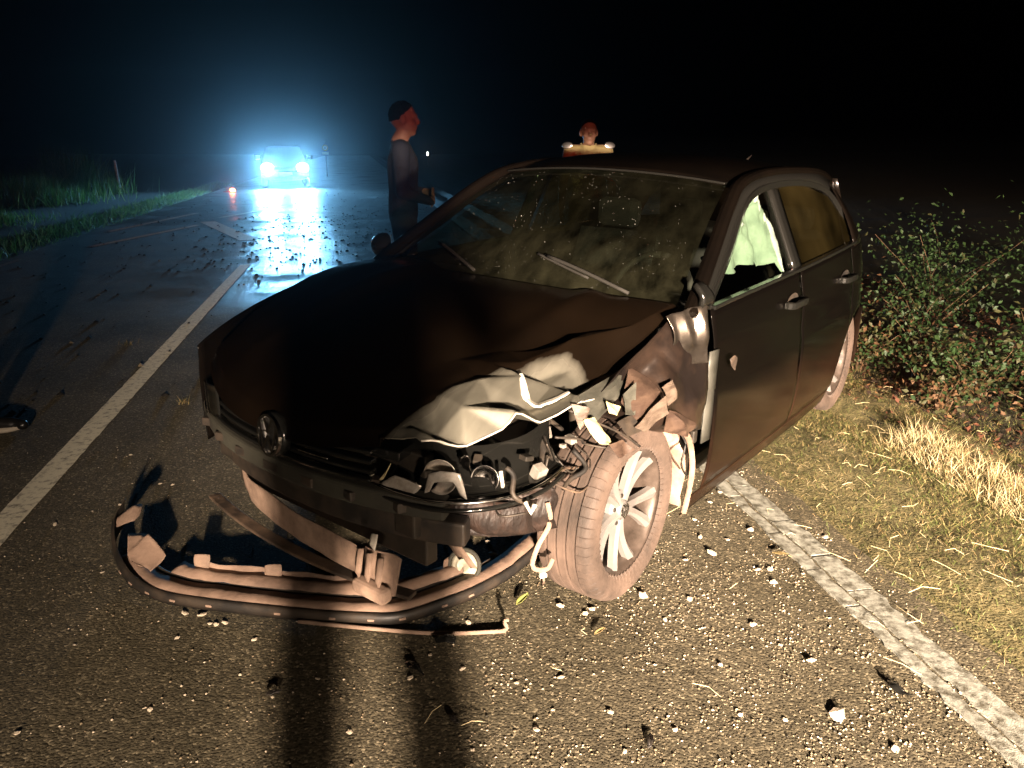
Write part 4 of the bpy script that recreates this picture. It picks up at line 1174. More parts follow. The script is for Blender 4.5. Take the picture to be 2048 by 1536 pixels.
ctube('headlamp_lower_trim', [p + Vector((0.010, 0.008, -0.016)) for p in HBc], 0.007, gloss_plastic, hl, seg=8)
def bowl(name, c, r, depth, axis, mat, parent, frac=(0, 2 * math.pi), seg=28):
    V, F = lathe_vf([(r * math.sin(R(a)), depth * (1 - math.cos(R(a))) / 1.0 - depth) for a in (3, 18, 34, 50, 66, 80)], seg, frac[0], frac[1])
    q = Vector(axis).normalized().to_track_quat('Y', 'Z').to_matrix()
    V = [q @ Vector(v) + Vector(c) for v in V]
    return cm(name, V, F, mat, parent, solid=0.002)
bowl('lamp_reflector', (0.665, 0.545, 0.635), 0.052, 0.05, (0.8, 0.3, 0.1), silver, hl, (R(10), R(300)))
bowl('lamp_reflector', (0.60, 0.655, 0.64), 0.04, 0.04, (0.8, 0.5, 0.25), chrome, hl, (R(0), R(220)))
crumple('lens_shard', [(0.735, 0.375, 0.592), (0.73, 0.44, 0.640), (0.71, 0.50, 0.588), (0.72, 0.45, 0.60), (0.70, 0.52, 0.615)], (1, 2), silver, hl, cuts=3, amp=0.005, seed=5, fn=B)
crumple('lens_shard', [(0.72, 0.40, 0.64), (0.725, 0.425, 0.67), (0.735, 0.375, 0.60), (0.73, 0.39, 0.605)], (1, 2), cream, hl, cuts=2, amp=0.003, seed=7, fn=B)
crumple('lamp_bezel', [(0.70, 0.52, 0.59), (0.69, 0.53, 0.655), (0.675, 0.56, 0.665), (0.65, 0.615, 0.668), (0.645, 0.635, 0.585), (0.655, 0.61, 0.60), (0.665, 0.60, 0.64), (0.69, 0.55, 0.63), (0.695, 0.54, 0.60)], (1, 2), silver, hl, cuts=2, amp=0.003, seed=8, fn=B, hull=[0, 1, 2, 3, 4, 5, 6, 7, 8])
crumple('foil_scrap', [(0.60, 0.56, 0.69), (0.60, 0.60, 0.70), (0.59, 0.57, 0.65), (0.58, 0.60, 0.645), (0.575, 0.59, 0.62)], (1, 2), chrome, hl, cuts=4, amp=0.010, seed=4, fn=B, freq=25)
ctube('bulb_lead', [(0.56, 0.68, 0.66), (0.565, 0.69, 0.63), (0.55, 0.68, 0.61)], 0.006, white_pl, hl, seg=6, smooth_n=4)
# right headlamp, whole and unlit
V, F = grid_vf(10, 6, lambda u, v: (0.735 - 0.30 * u ** 1.8, -0.40 - 0.325 * u ** 0.8, 0.595 + (0.115 - 0.01 * u) * v - 0.02 * u * v))
hr = cm('headlamp', V, [f[::-1] for f in F], gloss_plastic, solid=0.003)
V2, F2 = grid_vf(10, 6, lambda u, v: (0.745 - 0.30 * u ** 1.8, -0.402 - 0.328 * u ** 0.8, 0.595 + (0.115 - 0.01 * u) * v - 0.02 * u * v))
lz = cm('headlamp_lens', V2, F2, lens_glass, hr); uv_any(lz)
# right front corner of the bumper still hangs on
V, F = grid_vf(12, 8, lambda u, v: (0.70 - 0.33 * u ** 1.8, -0.48 - 0.325 * u ** 0.75, 0.53 + 0.06 * v - 0.0 * u))
cm('bumper_corner', V, [f[::-1] for f in F], paint, solid=0.005)

# ---- mirrors
def mirror(s, x, z, fold):
    bm = bmesh.new()
    bmesh.ops.create_uvsphere(bm, u_segments=20, v_segments=12, radius=1.0)
    for v in bm.verts:
        v.co = Vector((v.co.x * 0.065, v.co.y * 0.095, v.co.z * 0.06))
        if v.co.x < -0.02: v.co.x = -0.02 + (v.co.x + 0.02) * 0.15
    M = Matrix.Translation((x, s * 0.89, z)) @ Matrix.Rotation(s * fold, 4, 'Z')
    for v in bm.verts: v.co = B(M @ v.co)
    o = bm_obj('door_mirror', bm, gloss_plastic, car)
    cbar('mirror_arm', [(x - 0.03, s * 0.78, z - 0.05), (x - 0.01, s * 0.88, z - 0.045)], 0.05, 0.03, plastic, o)
    V, F = lathe_vf([(0.001, 0), (0.045, 0.0), (0.05, -0.002)], 20)
    V = [M @ Vector((-0.034 - v[1], v[0] * 1.45, v[2])) for v in V]
    cm('mirror_glass', V, F, chrome, o)
mirror(-1, -0.50, 1.015, R(35))
# broken stub of the left mirror, housing knocked off
st = cm('mirror_stub', *grid_vf(6, 6, lambda u, v: (-0.37 - 0.10 * v * (1 - 0.5 * u), 0.815 - 0.03 * u + 0.02 * math.sin(math.pi * u), 0.985 + 0.085 * u)), gloss_plastic, solid=0.02)
crumple('mirror_fragment', [(-0.545, 0.862, 0.775), (-0.57, 0.868, 0.79), (-0.60, 0.872, 0.775), (-0.555, 0.866, 0.75), (-0.59, 0.87, 0.745), (-0.595, 0.87, 0.72)], (0, 2), MATS['dust_streaked_dark_plastic'], st, cuts=3, amp=0.006, seed=6, fn=B)

# ---- inside
cm('dashboard', *grid_vf(8, 16, lambda u, v: (-0.42 - 0.40 * u, (v - 0.5) * 1.36, 0.955 - 0.02 * u - 0.10 * u ** 6 + 0.03 * math.exp(-((v - 0.74) / 0.12) ** 2) * u)), interior, solid=0.03)
V, F = [], []
tor = bmesh.new()
for k in range(28):
    pass
tor.free()
sw = [Vector((-0.86, 0.36, 0.90)) + Vector((-0.25 * math.cos(a) * 0.18 / 0.25 * 0.45, 0.18 * math.sin(a), 0.16 * math.cos(a))) for a in np.linspace(0, 2 * math.pi, 29)]
stw = ctube('steering_wheel', sw, 0.014, interior, seg=8)
cbar('wheel_boss', [(-0.86, 0.20, 0.90), (-0.85, 0.36, 0.89), (-0.86, 0.52, 0.90)], 0.03, 0.05, interior, stw)
def seat(x, y, w=0.50, name='seat'):
    s_ = cm(name, *grid_vf(6, 8, lambda u, v: (x + 0.25 - 0.5 * u, y + (v - 0.5) * w, 0.50 - 0.06 * u + 0.02 * abs(v - .5) * 2)), seatm, solid=0.10)
    cm('backrest', *grid_vf(8, 8, lambda u, v: (x - 0.28 - 0.20 * u - 0.03 * abs(v - .5) * 2 * -1, y + (v - 0.5) * w * (1 - 0.15 * u), 0.46 + 0.58 * u)), seatm, s_, solid=0.10)
    if w < 1: cbox('head_restraint', (x - 0.51, y, 1.13), (0.09, 0.26, 0.16), seatm, s_, bev=0.04)
    return s_
seat(-1.30, 0.36); seat(-1.30, -0.36); seat(-2.15, 0.0, 1.2, 'rear_bench')
for y in (-0.35, 0.35): cbox('rear_head_restraint', (-2.60, y, 1.10), (0.08, 0.26, 0.13), seatm, bev=0.035)
# deployed curtain airbag hanging behind the left front window
def airbag(u, v):
    x = -0.58 - 0.75 * u
    top = interp(x, [(-1.33, 1.26), (-1.30, 1.30), (-1.25, 1.322), (-1.16, 1.318), (-1.0, 1.26), (-0.58, 1.05)])
    bot = interp(x, [(-1.33, 0.975), (-1.29, 0.98), (-1.285, 1.03), (-1.22, 1.015), (-1.17, 1.02), (-1.165, 1.05), (-1.0, 1.04), (-0.58, 1.03)])
    z = bot + (top - bot) * v
    q = Vector((x * 7, z * 6, 0))
    yy = tumble(z) - 0.062 + 0.030 * math.sin(21 * u + 2.2 * v + 1.5 * noise.noise(q)) + 0.016 * noise.noise(q * 1.7) + 0.026 * (1 - 2 * abs(noise.noise(q * 2.4 + Vector((0, 0, 4))))) * v + 0.03 * sstep(0.88, 1.0, u)
    return (x, yy, z + 0.008 * noise.noise(Vector((x * 22, 0, 2))) * (1 - v))
V, F = grid_vf(90, 44, airbag)
cm('curtain_airbag', V, F, cloth_white, solid=0.004)

# ---- tail
V, F = grid_vf(12, 20, lambda u, v: (-2.70 - 0.27 * math.sin(u * math.pi / 2) - 0.02 * (1 - u) + 0.06 * (2 * v - 1) ** 2, (v - 0.5) * 2 * (0.56 + 0.15 * u), 1.33 - 0.80 * u))
hatch = cm('tailgate', V, [f[::-1] for f in F], paint, solid=0.006)
V, F = grid_vf(4, 10, lambda u, v: (-2.74 - 0.15 * math.sin(u * 0.6 * math.pi / 2) - 0.02 + 0.06 * (2 * v - 1) ** 2, (v - 0.5) * 2 * (0.45 + 0.05 * u), 1.305 - 0.30 * u))
rw = cm('rear_window', V, F, dark_glass, hatch); uv_any(rw)
V, F = grid_vf(8, 24, lambda u, v: (-2.76 - 0.30 * math.cos((v - 0.5) * math.pi) ** 0.6 - 0.02 * math.sin(math.pi * u) if 0 < v < 1 else -2.76, (v - 0.5) * 2 * 0.78, 0.26 + 0.34 * u))
cm('rear_bumper', V, F, paint_side, solid=0.006)
for s in (1, -1):
    tl = cm('tail_lamp', *grid_vf(5, 6, lambda u, v: (-2.90 - 0.07 * v - 0.02 * math.sin(math.pi * u), s * (0.54 - 0.18 * v), 0.80 + 0.17 * u)), redlens, solid=0.01)

# the tail lamps' own light (they burn, out of sight behind the car)
for s in (1, -1):
    p = car.matrix_world @ Vector((0, 0, 0))
    q = Matrix.Translation(CO) @ Matrix.Rotation(CANG, 4, 'Z') @ B((-3.12, s * 0.46, 0.90))
    lamp('tail_lamp_light', 'POINT', q, 5.0, (1.0, 0.06, 0.02), 0.05)

# ================================================================== loose wreckage on the road
def sheet_profile(path, prof, closed=False):
    """sweep an open profile (n = inward distance, z) along a ground path"""
    V = []; F = []; P = [Vector(p) for p in path]; n = len(prof)
    for i, p in enumerate(P):
        t = (P[min(i + 1, len(P) - 1)] - P[max(i - 1, 0)]); t.z = 0; t.normalize()
        s = Vector((-t.y, t.x, 0))
        for (a, b) in prof: V.append(p + s * a + Vector((0, 0, b)))
    for i in range(len(P) - 1):
        for j in range(n - 1):
            a = i * n + j; F.append((a, a + n, a + n + 1, a + 1))
    return V, F
LIPP = catmull([(-1.555, 2.82, 0.05), (-1.55, 2.72, 0.03), (-1.50, 2.60, 0.010), (-1.414, 2.475, 0.002), (-1.317, 2.383, 0.0), (-1.188, 2.309, 0.0), (-1.017, 2.264, 0.0), (-0.699, 2.207, 0.0), (-0.497, 2.184, 0.0), (-0.359, 2.19, 0.0), (-0.192, 2.291, 0.0), (-0.101, 2.364, 0.0), (0.005, 2.475, 0.004), (0.138, 2.648, 0.03)], 8)
lipr = empty('bumper_lip', (-0.8, 2.3, 0)); tag(lipr, 'dusty black lower bumper lip torn off and lying on the road', 'bumper piece')
o0 = Vector((-0.8, 2.3, 0))
def lip_part(name, prof, mat, rng_=(0, None), solid=0.004, jag=0.0):
    V, F = sheet_profile([p - o0 for p in LIPP[rng_[0]:rng_[1]]], prof)
    if jag:
        V = [v + Vector((0, 0, 1)) * jag * noise.noise(v * 14) * (1 if v.z > 0.045 else 0) for v in V]
    return mk(name, V, F, mat, lipr, solid=solid)
lip_m = pm('dusty_lip_plastic', (0.05, 0.033, 0.025), 0.7, c2=(0.40, 0.275, 0.205), nscale=3.2, nmix=(0.30, 0.62), bump=0.12, bscale=50, diffr=0.5, detail=9.0)
def lip_wall():
    V = []; F = []; P = [p - o0 for p in LIPP]; m = len(P)
    for i, p in enumerate(P):
        t = (P[min(i + 1, m - 1)] - P[max(i - 1, 0)]); t.z = 0; t.normalize(); sd = Vector((-t.y, t.x, 0))
        hh = 0.042 + 0.055 * sstep(40, 4, i) + 0.012 * noise.noise(Vector((i * 0.35, 3, 0))) * sstep(30, 0, i)
        for a, b in ((0.0, 0.0), (-0.006, 0.45), (-0.003, 0.8), (0.008, 1.0)): V.append(p + sd * a + Vector((0, 0, 0.002 + hh * b)))
    for i in range(m - 1):
        for k in range(3): q = i * 4 + k; F.append((q, q + 4, q + 5, q + 1))
    return mk('outer_face', V, F, dusty_dark if False else plastic, lipr, solid=0.004)
lip_wall()
lip_part('shelf', [(0.009, 0.042), (0.040, 0.047), (0.078, 0.050)], lip_m, (20, None), jag=0.004)
lip_part('slot', [(0.078, 0.048), (0.080, 0.026), (0.092, 0.026), (0.094, 0.050)], plastic, (30, 96))
lip_part('inner_shelf', [(0.0945, 0.052), (0.125, 0.060), (0.155, 0.066)], lip_m, (36, 92), jag=0.010)
lip_part('back_flange', [(0.156, 0.066), (0.160, 0.078), (0.161, 0.082)], lip_m, (40, 74), jag=0.014)
crumple('torn_shelf_end', [Vector(p) - o0 for p in [(-1.47, 2.66, 0.075), (-1.41, 2.52, 0.06), (-1.40, 2.64, 0.09), (-1.33, 2.46, 0.052), (-1.33, 2.56, 0.085), (-1.28, 2.42, 0.050), (-1.25, 2.50, 0.07), (-1.36, 2.60, 0.11)]], (0, 1), lip_m, lipr, cuts=4, amp=0.008, seed=5)
for i in range(24, 88, 6):
    p = LIPP[i]; t = (LIPP[i + 1] - LIPP[i - 1]).normalized(); s = Vector((t.y, -t.x, 0))
    c = p + s * 0.005 + Vector((0, 0, 0.022)) - o0
    box('clip_hole', c, (0.022, 0.004, 0.008), dusty_plastic, lipr, 0.001, rot=Matrix.Rotation(math.atan2(t.y, t.x), 3, 'Z'))
for i, hh in ((42, 0.05), (52, 0.045), (86, 0.03)):
    p = LIPP[i]; t = (LIPP[i + 1] - LIPP[i - 1]).normalized(); s = Vector((-t.y, t.x, 0))
    c = p + s * 0.15 + Vector((0, 0, 0.062)) - o0
    crumple('snapped_tab', [c + t * -0.035, c + t * 0.035, c + t * -0.03 + Vector((0, 0, hh)), c + t * 0.0 + Vector((0, 0, hh * 0.6)), c + t * 0.03 + Vector((0, 0, hh * 0.95)) + s * 0.02], (0, 2), dusty_plastic, lipr, cuts=2, amp=0.004, seed=i)
crumple('torn_end', [Vector(p) - o0 for p in [(-1.56, 2.82, 0.05), (-1.53, 2.85, 0.10), (-1.49, 2.83, 0.12), (-1.555, 2.76, 0.09), (-1.49, 2.77, 0.13), (-1.53, 2.68, 0.08), (-1.46, 2.70, 0.10)]], (0, 1), dusty_plastic, lipr, cuts=3, amp=0.012, seed=1)

def ground_thing(name, xy, rz, label, cat, group=None):
    o = empty(name, (xy[0], xy[1], 0), rz); tag(o, label, cat, group); return o
# long thin trim strip in front of the lip, with a bracket at its end
ts = ground_thing('trim_strip', (-0.45, 2.16), 0, 'thin pale trim strip lying in front of the bumper lip', 'trim strip')
mk('strip', *sheet_profile(catmull([(-0.25, 0.03, 0.012), (0.0, -0.005, 0.008), (0.22, -0.03, 0.008), (0.43, -0.02, 0.010)], 6), [(-0.005, -0.006), (-0.004, 0.004), (0.005, 0.004), (0.006, -0.006)]), dusty_plastic, ts, solid=0.003)
tube('end_hook', [(0.42, -0.02, 0.01), (0.435, -0.02, 0.02), (0.425, -0.022, 0.045), (0.44, -0.02, 0.05)], 0.006, dusty_plastic, ts, seg=7, smooth_n=4)
# fog lamp
fl = empty('fog_lamp', (-0.17, 2.44, 0.0), 0.0); tag(fl, 'round broken fog lamp with pale lens lying under the wrecked front corner', 'fog lamp')
fm = Matrix.Translation((0, 0, 0.070)) @ Vector((-0.25, -0.92, 0.34)).to_track_quat('Y', 'Z').to_matrix().to_4x4()
def fpart(name, prof, mat, seg=36, a0=0, a1=2 * math.pi, parent=None, off=0):
    V, F = lathe_vf(prof, seg, a0, a1); return mk(name, [fm @ Vector((v[0], v[1] + off, v[2])) for v in V], F, mat, parent or fl, solid=0.002)
fpart('housing', [(0.020, -0.07), (0.04, -0.05), (0.054, -0.01), (0.058, 0.0), (0.054, 0.006), (0.050, 0.002)], dusty_dark)
fpart('lens', [(0.001, 0.008), (0.02, 0.007), (0.021, 0.009), (0.024, 0.009), (0.025, 0.006), (0.036, 0.003), (0.049, 0.0)], pm('frosted_lamp_lens', (0.50, 0.48, 0.38), 0.35, c2=(0.36, 0.33, 0.25), nscale=30, coat=0.3), a0=R(-60), a1=R(265))
fpart('bezel', [(0.049, 0.0), (0.056, 0.008), (0.062, 0.002), (0.060, -0.006)], grey_plastic)

def shard(name, px, size, rz, mat, label, cat, seed, h=0.02, squash=0.4):
    r4 = random.Random(seed)
    o = empty(name, (px[0], px[1], 0), rz); tag(o, label, cat)
    pts = []
    n = 7
    for k in range(n):
        a = 2 * math.pi * k / n; rr = size * r4.uniform(0.6, 1.1)
        pts.append((rr * math.cos(a), rr * squash * math.sin(a), 0.004 + r4.random() * h))
    pts.append((0, 0, h * 1.1)); pts.append((size * 0.4, 0.0, h * 0.7))
    crumple('fragment', pts, (0, 1), mat, o, cuts=3, amp=0.004, seed=seed, solid=0.003)
    tube('snapped_rib', [(-size * 0.6, 0, h * 0.9), (0, squash * size * 0.2, h * 1.25), (size * 0.6, 0, h * 0.8)], 0.003, mat, o, seg=6)
    return o
shard('plastic_shard', (-0.205, 2.085), 0.045, R(5), gloss_plastic, 'glossy black plastic shard on the road in front of the fog lamp', 'debris', 21, 0.025)
shard('plastic_shard', (-0.29, 1.955), 0.045, R(-45), gloss_plastic, 'black hooked plastic shard lying nearest the photographer, left of the gravel', 'debris', 22, 0.02, 0.35)
shard('plastic_shard', (1.10, 1.86), 0.045, R(-60), gloss_plastic, 'black plastic shard lying on the cracked white edge line', 'debris', 23, 0.02)
shard('plastic_shard', (-0.68, 1.84), 0.03, R(20), plastic, 'small dull black plastic shard on bare asphalt at lower left', 'debris', 24, 0.012)
shard('plastic_shard', (-0.16, 1.74), 0.028, R(-50), plastic, 'dark green-black plastic chip near the bottom edge of the road view', 'debris', 25, 0.01)
shard('plastic_shard', (0.36, 1.66), 0.03, R(80), plastic, 'black chip among the gravel near the front tyre side of the road', 'debris', 26, 0.012)
# pale clip in front of the tyre
cl = ground_thing('plastic_clip', (0.11, 2.42), R(20), 'small white plastic clip standing on the road beside the front tyre', 'clip')
box('clip_head', (0, 0, 0.045), (0.028, 0.016, 0.022), white_pl, cl, 0.004)
tube('clip_stem', [(0, 0, 0.0), (0.004, 0, 0.02), (0, 0, 0.04)], 0.005, dusty_plastic, cl, seg=6)
box('clip_wing', (0.012, 0.0, 0.058), (0.012, 0.012, 0.01), grey_plastic, cl, 0.003)

# ---- fallen leaves and yellowed bits one can pick out
leafm = pm('yellow_green_leaf', (0.42, 0.44, 0.13), 0.6, c2=(0.3, 0.34, 0.1), nscale=20)
dryleaf = pm('dry_tan_leaf', (0.50, 0.38, 0.17), 0.7, c2=(0.36, 0.25, 0.1), nscale=20)
def leaf(loc, size, rz, mat, label, tilt=0.3, name='fallen_leaf'):
    def fn(u, v):
        w = math.sin(math.pi * u) ** 0.8 * (1 - 0.3 * u) * 0.38
        return ((u - 0.5) * size, (v - 0.5) * 2 * w * size * 0.5, 0.012 + size * 0.22 * abs(v - 0.5) * math.sin(math.pi * u) + size * tilt * (u - 0.3) ** 2)
    V, F = grid_vf(8, 4, fn)
    o = mk(name, V, F, mat, solid=0.0008)
    o.location = loc; o.rotation_euler = (0, 0, rz); tag(o, label, 'leaf')
    tube('leaf_stalk', [(size * 0.48, 0, 0.012 + size * tilt * .05), (size * 0.72, 0.01, 0.006)], 0.0012, mat, o, seg=5)
    return o
leaf((0.035, 2.31, 0), 0.075, R(55), leafm, 'curled yellow-green leaf on the road left of the front tyre')
leaf((0.28, 2.13, 0), 0.05, R(40), dryleaf, 'curled tan leaf on the gravel just below the front tyre')
leaf((1.02, 2.62, 0), 0.06, R(-20), dryleaf, 'tan dry leaf lying on the edge line beside the grass')

# ---- stones
stonem = pm('pale_stone', (0.50, 0.42, 0.31), 0.8, c2=(0.68, 0.60, 0.47), nscale=25, bump=0.3, bscale=60, diffr=0.8)
def rock_mesh(seed):
    bm = bmesh.new(); bmesh.ops.create_icosphere(bm, subdivisions=1, radius=1.0)
    for v in bm.verts:
        v.co += noise.noise_vector(v.co * 2.3 + Vector((seed * 1.3, 0, seed))) * 0.35
        n = noise.noise(v.co * 1.1 + Vector((seed * 3.1, seed, 0))); n2 = noise.noise(v.co * 2.6 + Vector((0, seed * 5.3, 0)))
        v.co *= 1 + 0.38 * n + 0.14 * n2
        v.co.z *= 0.7
    me = bpy.data.meshes.new('stone'); bm.to_mesh(me); bm.free(); me.materials.append(stonem)
    return me
ROCKS = [rock_mesh(k + 1) for k in range(7)]
def unproj(px, py, z=0.0):
    c, s = math.cos(PITCH), math.sin(PITCH)
    a = (px - 1024) / 1547; b = (py - 768) / 1547
    r = Vector((a, c - b * s, -s - b * c)); t = (z - CAM_H) / r.z
    return Vector((0, 0, CAM_H)) + r * t
# measured places of the larger stones (ground metres)
STONES = [(985, 1110, 11), (1425, 1108, 12), (1185, 1218, 9), (1120, 1212, 11), (1285, 1192, 11), (1622, 1322, 11), (1675, 1432, 16), (1505, 1250, 8), (1220, 1425, 9), (1072, 1458, 9), (1033, 1366, 6), (925, 1338, 7),
          (1122, 1355, 8), (820, 1357, 8), (938, 1248, 7), (371, 1228, 8), (405, 1230, 9), (450, 1246, 8), (432, 1250, 6), (420, 1248, 5), (355, 1276, 5), (508, 1280, 6), (35, 1466, 6), (110, 1050, 5), (262, 910, 4), (345, 970, 4),
          (320, 968, 4), (1170, 1228, 6), (1515, 1140, 8), (1540, 1140, 8), (1545, 1166, 7), (1232, 1110, 6), (975, 1085, 7), (940, 1105, 6), (960, 1128, 6), (1040, 1105, 5), (1050, 1120, 5), (1370, 1120, 6), (1455, 1080, 6),
          (1500, 1060, 7), (1400, 1075, 7), (1650, 1075, 7), (1380, 1200, 6), (1330, 1240, 6), (1560, 1290, 5), (1790, 1500, 9), (1440, 1330, 6), (1310, 1330, 5), (1105, 1420, 5), (700, 1465, 6), (545, 1395, 4), (635, 1358, 5),
          (945, 1500, 5), (1480, 1430, 6), (1570, 1440, 5), (1350, 1460, 7), (1250, 1505, 5), (860, 1310, 5), (205, 1145, 4), (240, 1010, 4), (480, 1350, 4), (150, 1290, 4), (300, 1420, 5), (1420, 1005, 6), (1440, 985, 6), (1390, 1040, 5)]
def stone(x, y, r, k, label, group='pale stones scattered over the asphalt'):
    o = bpy.data.objects.new('stone', ROCKS[k % len(ROCKS)]); col.objects.link(o)
    o.location = (x, y, r * 0.18); o.scale = (r, r * (0.7 + 0.3 * rnd.random()), r * (0.45 + 0.25 * rnd.random())); o.rotation_euler = (rnd.uniform(-.3, .3), rnd.uniform(-.3, .3), rnd.uniform(0, 6.28))
    tag(o, label, 'stone', group)
for k, (px, py, rp) in enumerate(STONES):
    p = unproj(px, py); d = (p - Vector((0, 0, CAM_H))).length
    r = rp * d / 1547
    if rp >= 16: lb, gr = 'largest pale stone on the asphalt at lower right, near the edge line', None
    elif p.x < -0.9 and p.y < 2.3 and 350 < px < 520: lb, gr = 'pale stone in the small cluster in front of the bumper lip', 'stones in front of the bumper lip'
    elif p.x < -0.5: lb, gr = 'tiny pale stone on the dark asphalt left of the wreck', 'tiny stones left of the wreck'
    else: lb, gr = 'small pale stone among the gravel on the road near the front tyre', 'pale stones near the front tyre'
    o = stone(p.x, p.y, r, k, lb, gr)
for o in col.objects:
    if o.name.startswith('stone') and o.get('group') is None and 'group' in o.keys(): del o['group']

# ---- gravel and grit, far too fine to count
def grit(name, n, sampler, rmin, rmax, mats, seed, lift=0.3):
    g_ = np.random.default_rng(seed)
    base = np.array([(1, 0, 0), (-1, 0, 0), (0, 1, 0), (0, -1, 0), (0, 0, 1), (0, 0, -1)], float)
    tri = np.array([(0, 2, 4), (2, 1, 4), (1, 3, 4), (3, 0, 4), (2, 0, 5), (1, 2, 5), (3, 1, 5), (0, 3, 5)])
    P = sampler(g_, n); n = len(P)
    rad = rmin + (rmax - rmin) * g_.random(n) ** 3.0
    jit = base[None] * (1 + 0.5 * (g_.random((n, 6, 1)) - 0.5)) * rad[:, None, None] * np.array([1, 1, 0.75])
    ang = g_.random(n) * 6.28; c, s = np.cos(ang), np.sin(ang)
    X = jit[..., 0] * c[:, None] - jit[..., 1] * s[:, None]; Y = jit[..., 0] * s[:, None] + jit[..., 1] * c[:, None]
    Vv = np.stack([X + P[:, 0:1], Y + P[:, 1:2], jit[..., 2] + P[:, 2:3] + rad[:, None] * lift], -1).reshape(-1, 3)
    T = (tri[None] + 6 * np.arange(n)[:, None, None]).reshape(-1, 3)
    mi = np.repeat(g_.choice(len(mats), n, p=[m[1] for m in mats]), 8)
    me = fast_mesh(name, Vv, T, mat_idx=mi)
    o = mko(name, me, [m[0] for m in mats], smooth=False); tag(o, kind='stuff'); return o
def near_road(g_, n):
    x = g_.uniform(-2.6, 1.5, n * 6); y = 1.35 + 2.6 * g_.random(n * 6) ** 1.3
    cl_ = np.sin(x * 7.1 + 2.0 * np.sin(y * 5.3)) * np.sin(y * 8.7 + 1.7 * np.sin(x * 4.1)) + 0.6 * np.sin(x * 17 + y * 13) * np.sin(y * 19 - x * 11)
    w = (0.10 + 0.9 / (1 + np.exp(-(x - 0.05) * 4.0))) * np.clip(0.35 + 0.75 * cl_, 0.12, 1.0)
    w = np.maximum(w, 0.9 * np.exp(-((x - 0.55) ** 2 + (y - 2.35) ** 2) / 0.10) + 0.7 * np.exp(-((x + 0.0) ** 2 + (y - 2.55) ** 2) / 0.03))
    k = g_.random(n * 6) < w
    x, y = x[k][:n], y[k][:n]
    t = (x + 2.09) * ROAD_N.x + (y - 2.84) * ROAD_N.y
    k = t < 3.3
    return np.stack([x[k], y[k], np.zeros(k.sum())], 1)
darkgrit = pm('dark_grit', (0.03, 0.027, 0.02), 0.6)
tangrit = pm('tan_grit', (0.24, 0.19, 0.12), 0.8, diffr=0.8)
grit('gravel', 17000, near_road, 0.0008, 0.0050, [(stonem, 0.3), (tangrit, 0.62), (darkgrit, 0.08)], 5)
def far_road(g_, n):
    s = 1.5 + 22 * g_.random(n) ** 1.3; t = g_.uniform(-3.0, 3.2, n)
    w = 0.25 + 0.75 * (np.abs(t - 0.4) < 1.3) * (s > 7) * (s < 15)
    k = g_.random(n) < w; s, t = s[k], t[k]
    return np.stack([CL.x + ROAD_DIR.x * s + ROAD_N.x * t, CL.y + ROAD_DIR.y * s + ROAD_N.y * t, np.zeros(len(s))], 1)
mudm = pm('dark_mud_clods', (0.018, 0.015, 0.011), 0.9)
grit('mud_clods', 5200, far_road, 0.004, 0.030, [(mudm, 0.9), (tangrit, 0.1)], 9, 0.1)
strawm = pm('dry_straw', (0.66, 0.56, 0.33), 0.7, diffr=0.5)
strawd = pm('old_straw', (0.34, 0.25, 0.11), 0.8)
grassg = pm('verge_grass_green', (0.075, 0.115, 0.022), 0.7, c2=(0.12, 0.15, 0.032), nscale=30)
grasso = pm('verge_grass_olive', (0.17, 0.155, 0.05), 0.8, c2=(0.10, 0.10, 0.03), nscale=30)

# ---- blades
def blades(name, P, hgt, wid, lean, mats, probs, seed, kind=True, curl=0.5, parent=None):
    g_ = np.random.default_rng(seed); n = len(P)
    ang = g_.random(n) * 6.283; h_ = hgt[0] + (hgt[1] - hgt[0]) * g_.random(n) ** 1.6
    w_ = wid[0] + (wid[1] - wid[0]) * g_.random(n)
    ln = lean[0] + (lean[1] - lean[0]) * g_.random(n)
    d = np.stack([np.cos(ang), np.sin(ang)], 1); a2 = g_.random(n) * 3.1416; s = np.stack([np.cos(a2), np.sin(a2)], 1)
    out = np.zeros((n, 5, 3))
    def row(k, t, wf):
        bend = np.sin(ln * (0.6 + curl * t)) * t; up = np.cos(ln * (0.6 + curl * t)) * t
        cx = P[:, :2] + d * (h_ * bend)[:, None]; cz = P[:, 2] + h_ * up
        if wf > 0:
            out[:, k, :2] = cx - s * (w_ * wf)[:, None]; out[:, k + 1, :2] = cx + s * (w_ * wf)[:, None]; out[:, k, 2] = cz; out[:, k + 1, 2] = cz
        else:
            out[:, k, :2] = cx; out[:, k, 2] = cz
    row(0, 0.0, 0.5); row(2, 0.55, 0.4); row(4, 1.0, 0)
    b5 = 5 * np.arange(n)
    quads = np.stack([b5, b5 + 1, b5 + 3, b5 + 2], 1); tris = np.stack([b5 + 2, b5 + 3, b5 + 4], 1)
    pick = g_.choice(len(mats), n, p=probs)
    me = fast_mesh(name, out.reshape(-1, 3), tris, quads, np.concatenate([pick, pick]))
    o = mko(name, me, mats, parent, smooth=False)
    if kind: tag(o, kind='stuff')
    return o
def road_pts(g_, n, s0, s1, t0, t1, dens=None):
    s = g_.uniform(s0, s1, n); t = g_.uniform(t0, t1, n)
    if dens is not None:
        k = g_.random(n) < dens(s, t); s, t = s[k], t[k]
    x = CL.x + ROAD_DIR.x * s + ROAD_N.x * t; y = CL.y + ROAD_DIR.y * s + ROAD_N.y * t
    z = np.array([ground_z(a, b) for a, b in zip(x, y)])
    return np.stack([x, y, z - 0.004], 1)
g2 = np.random.default_rng(21)
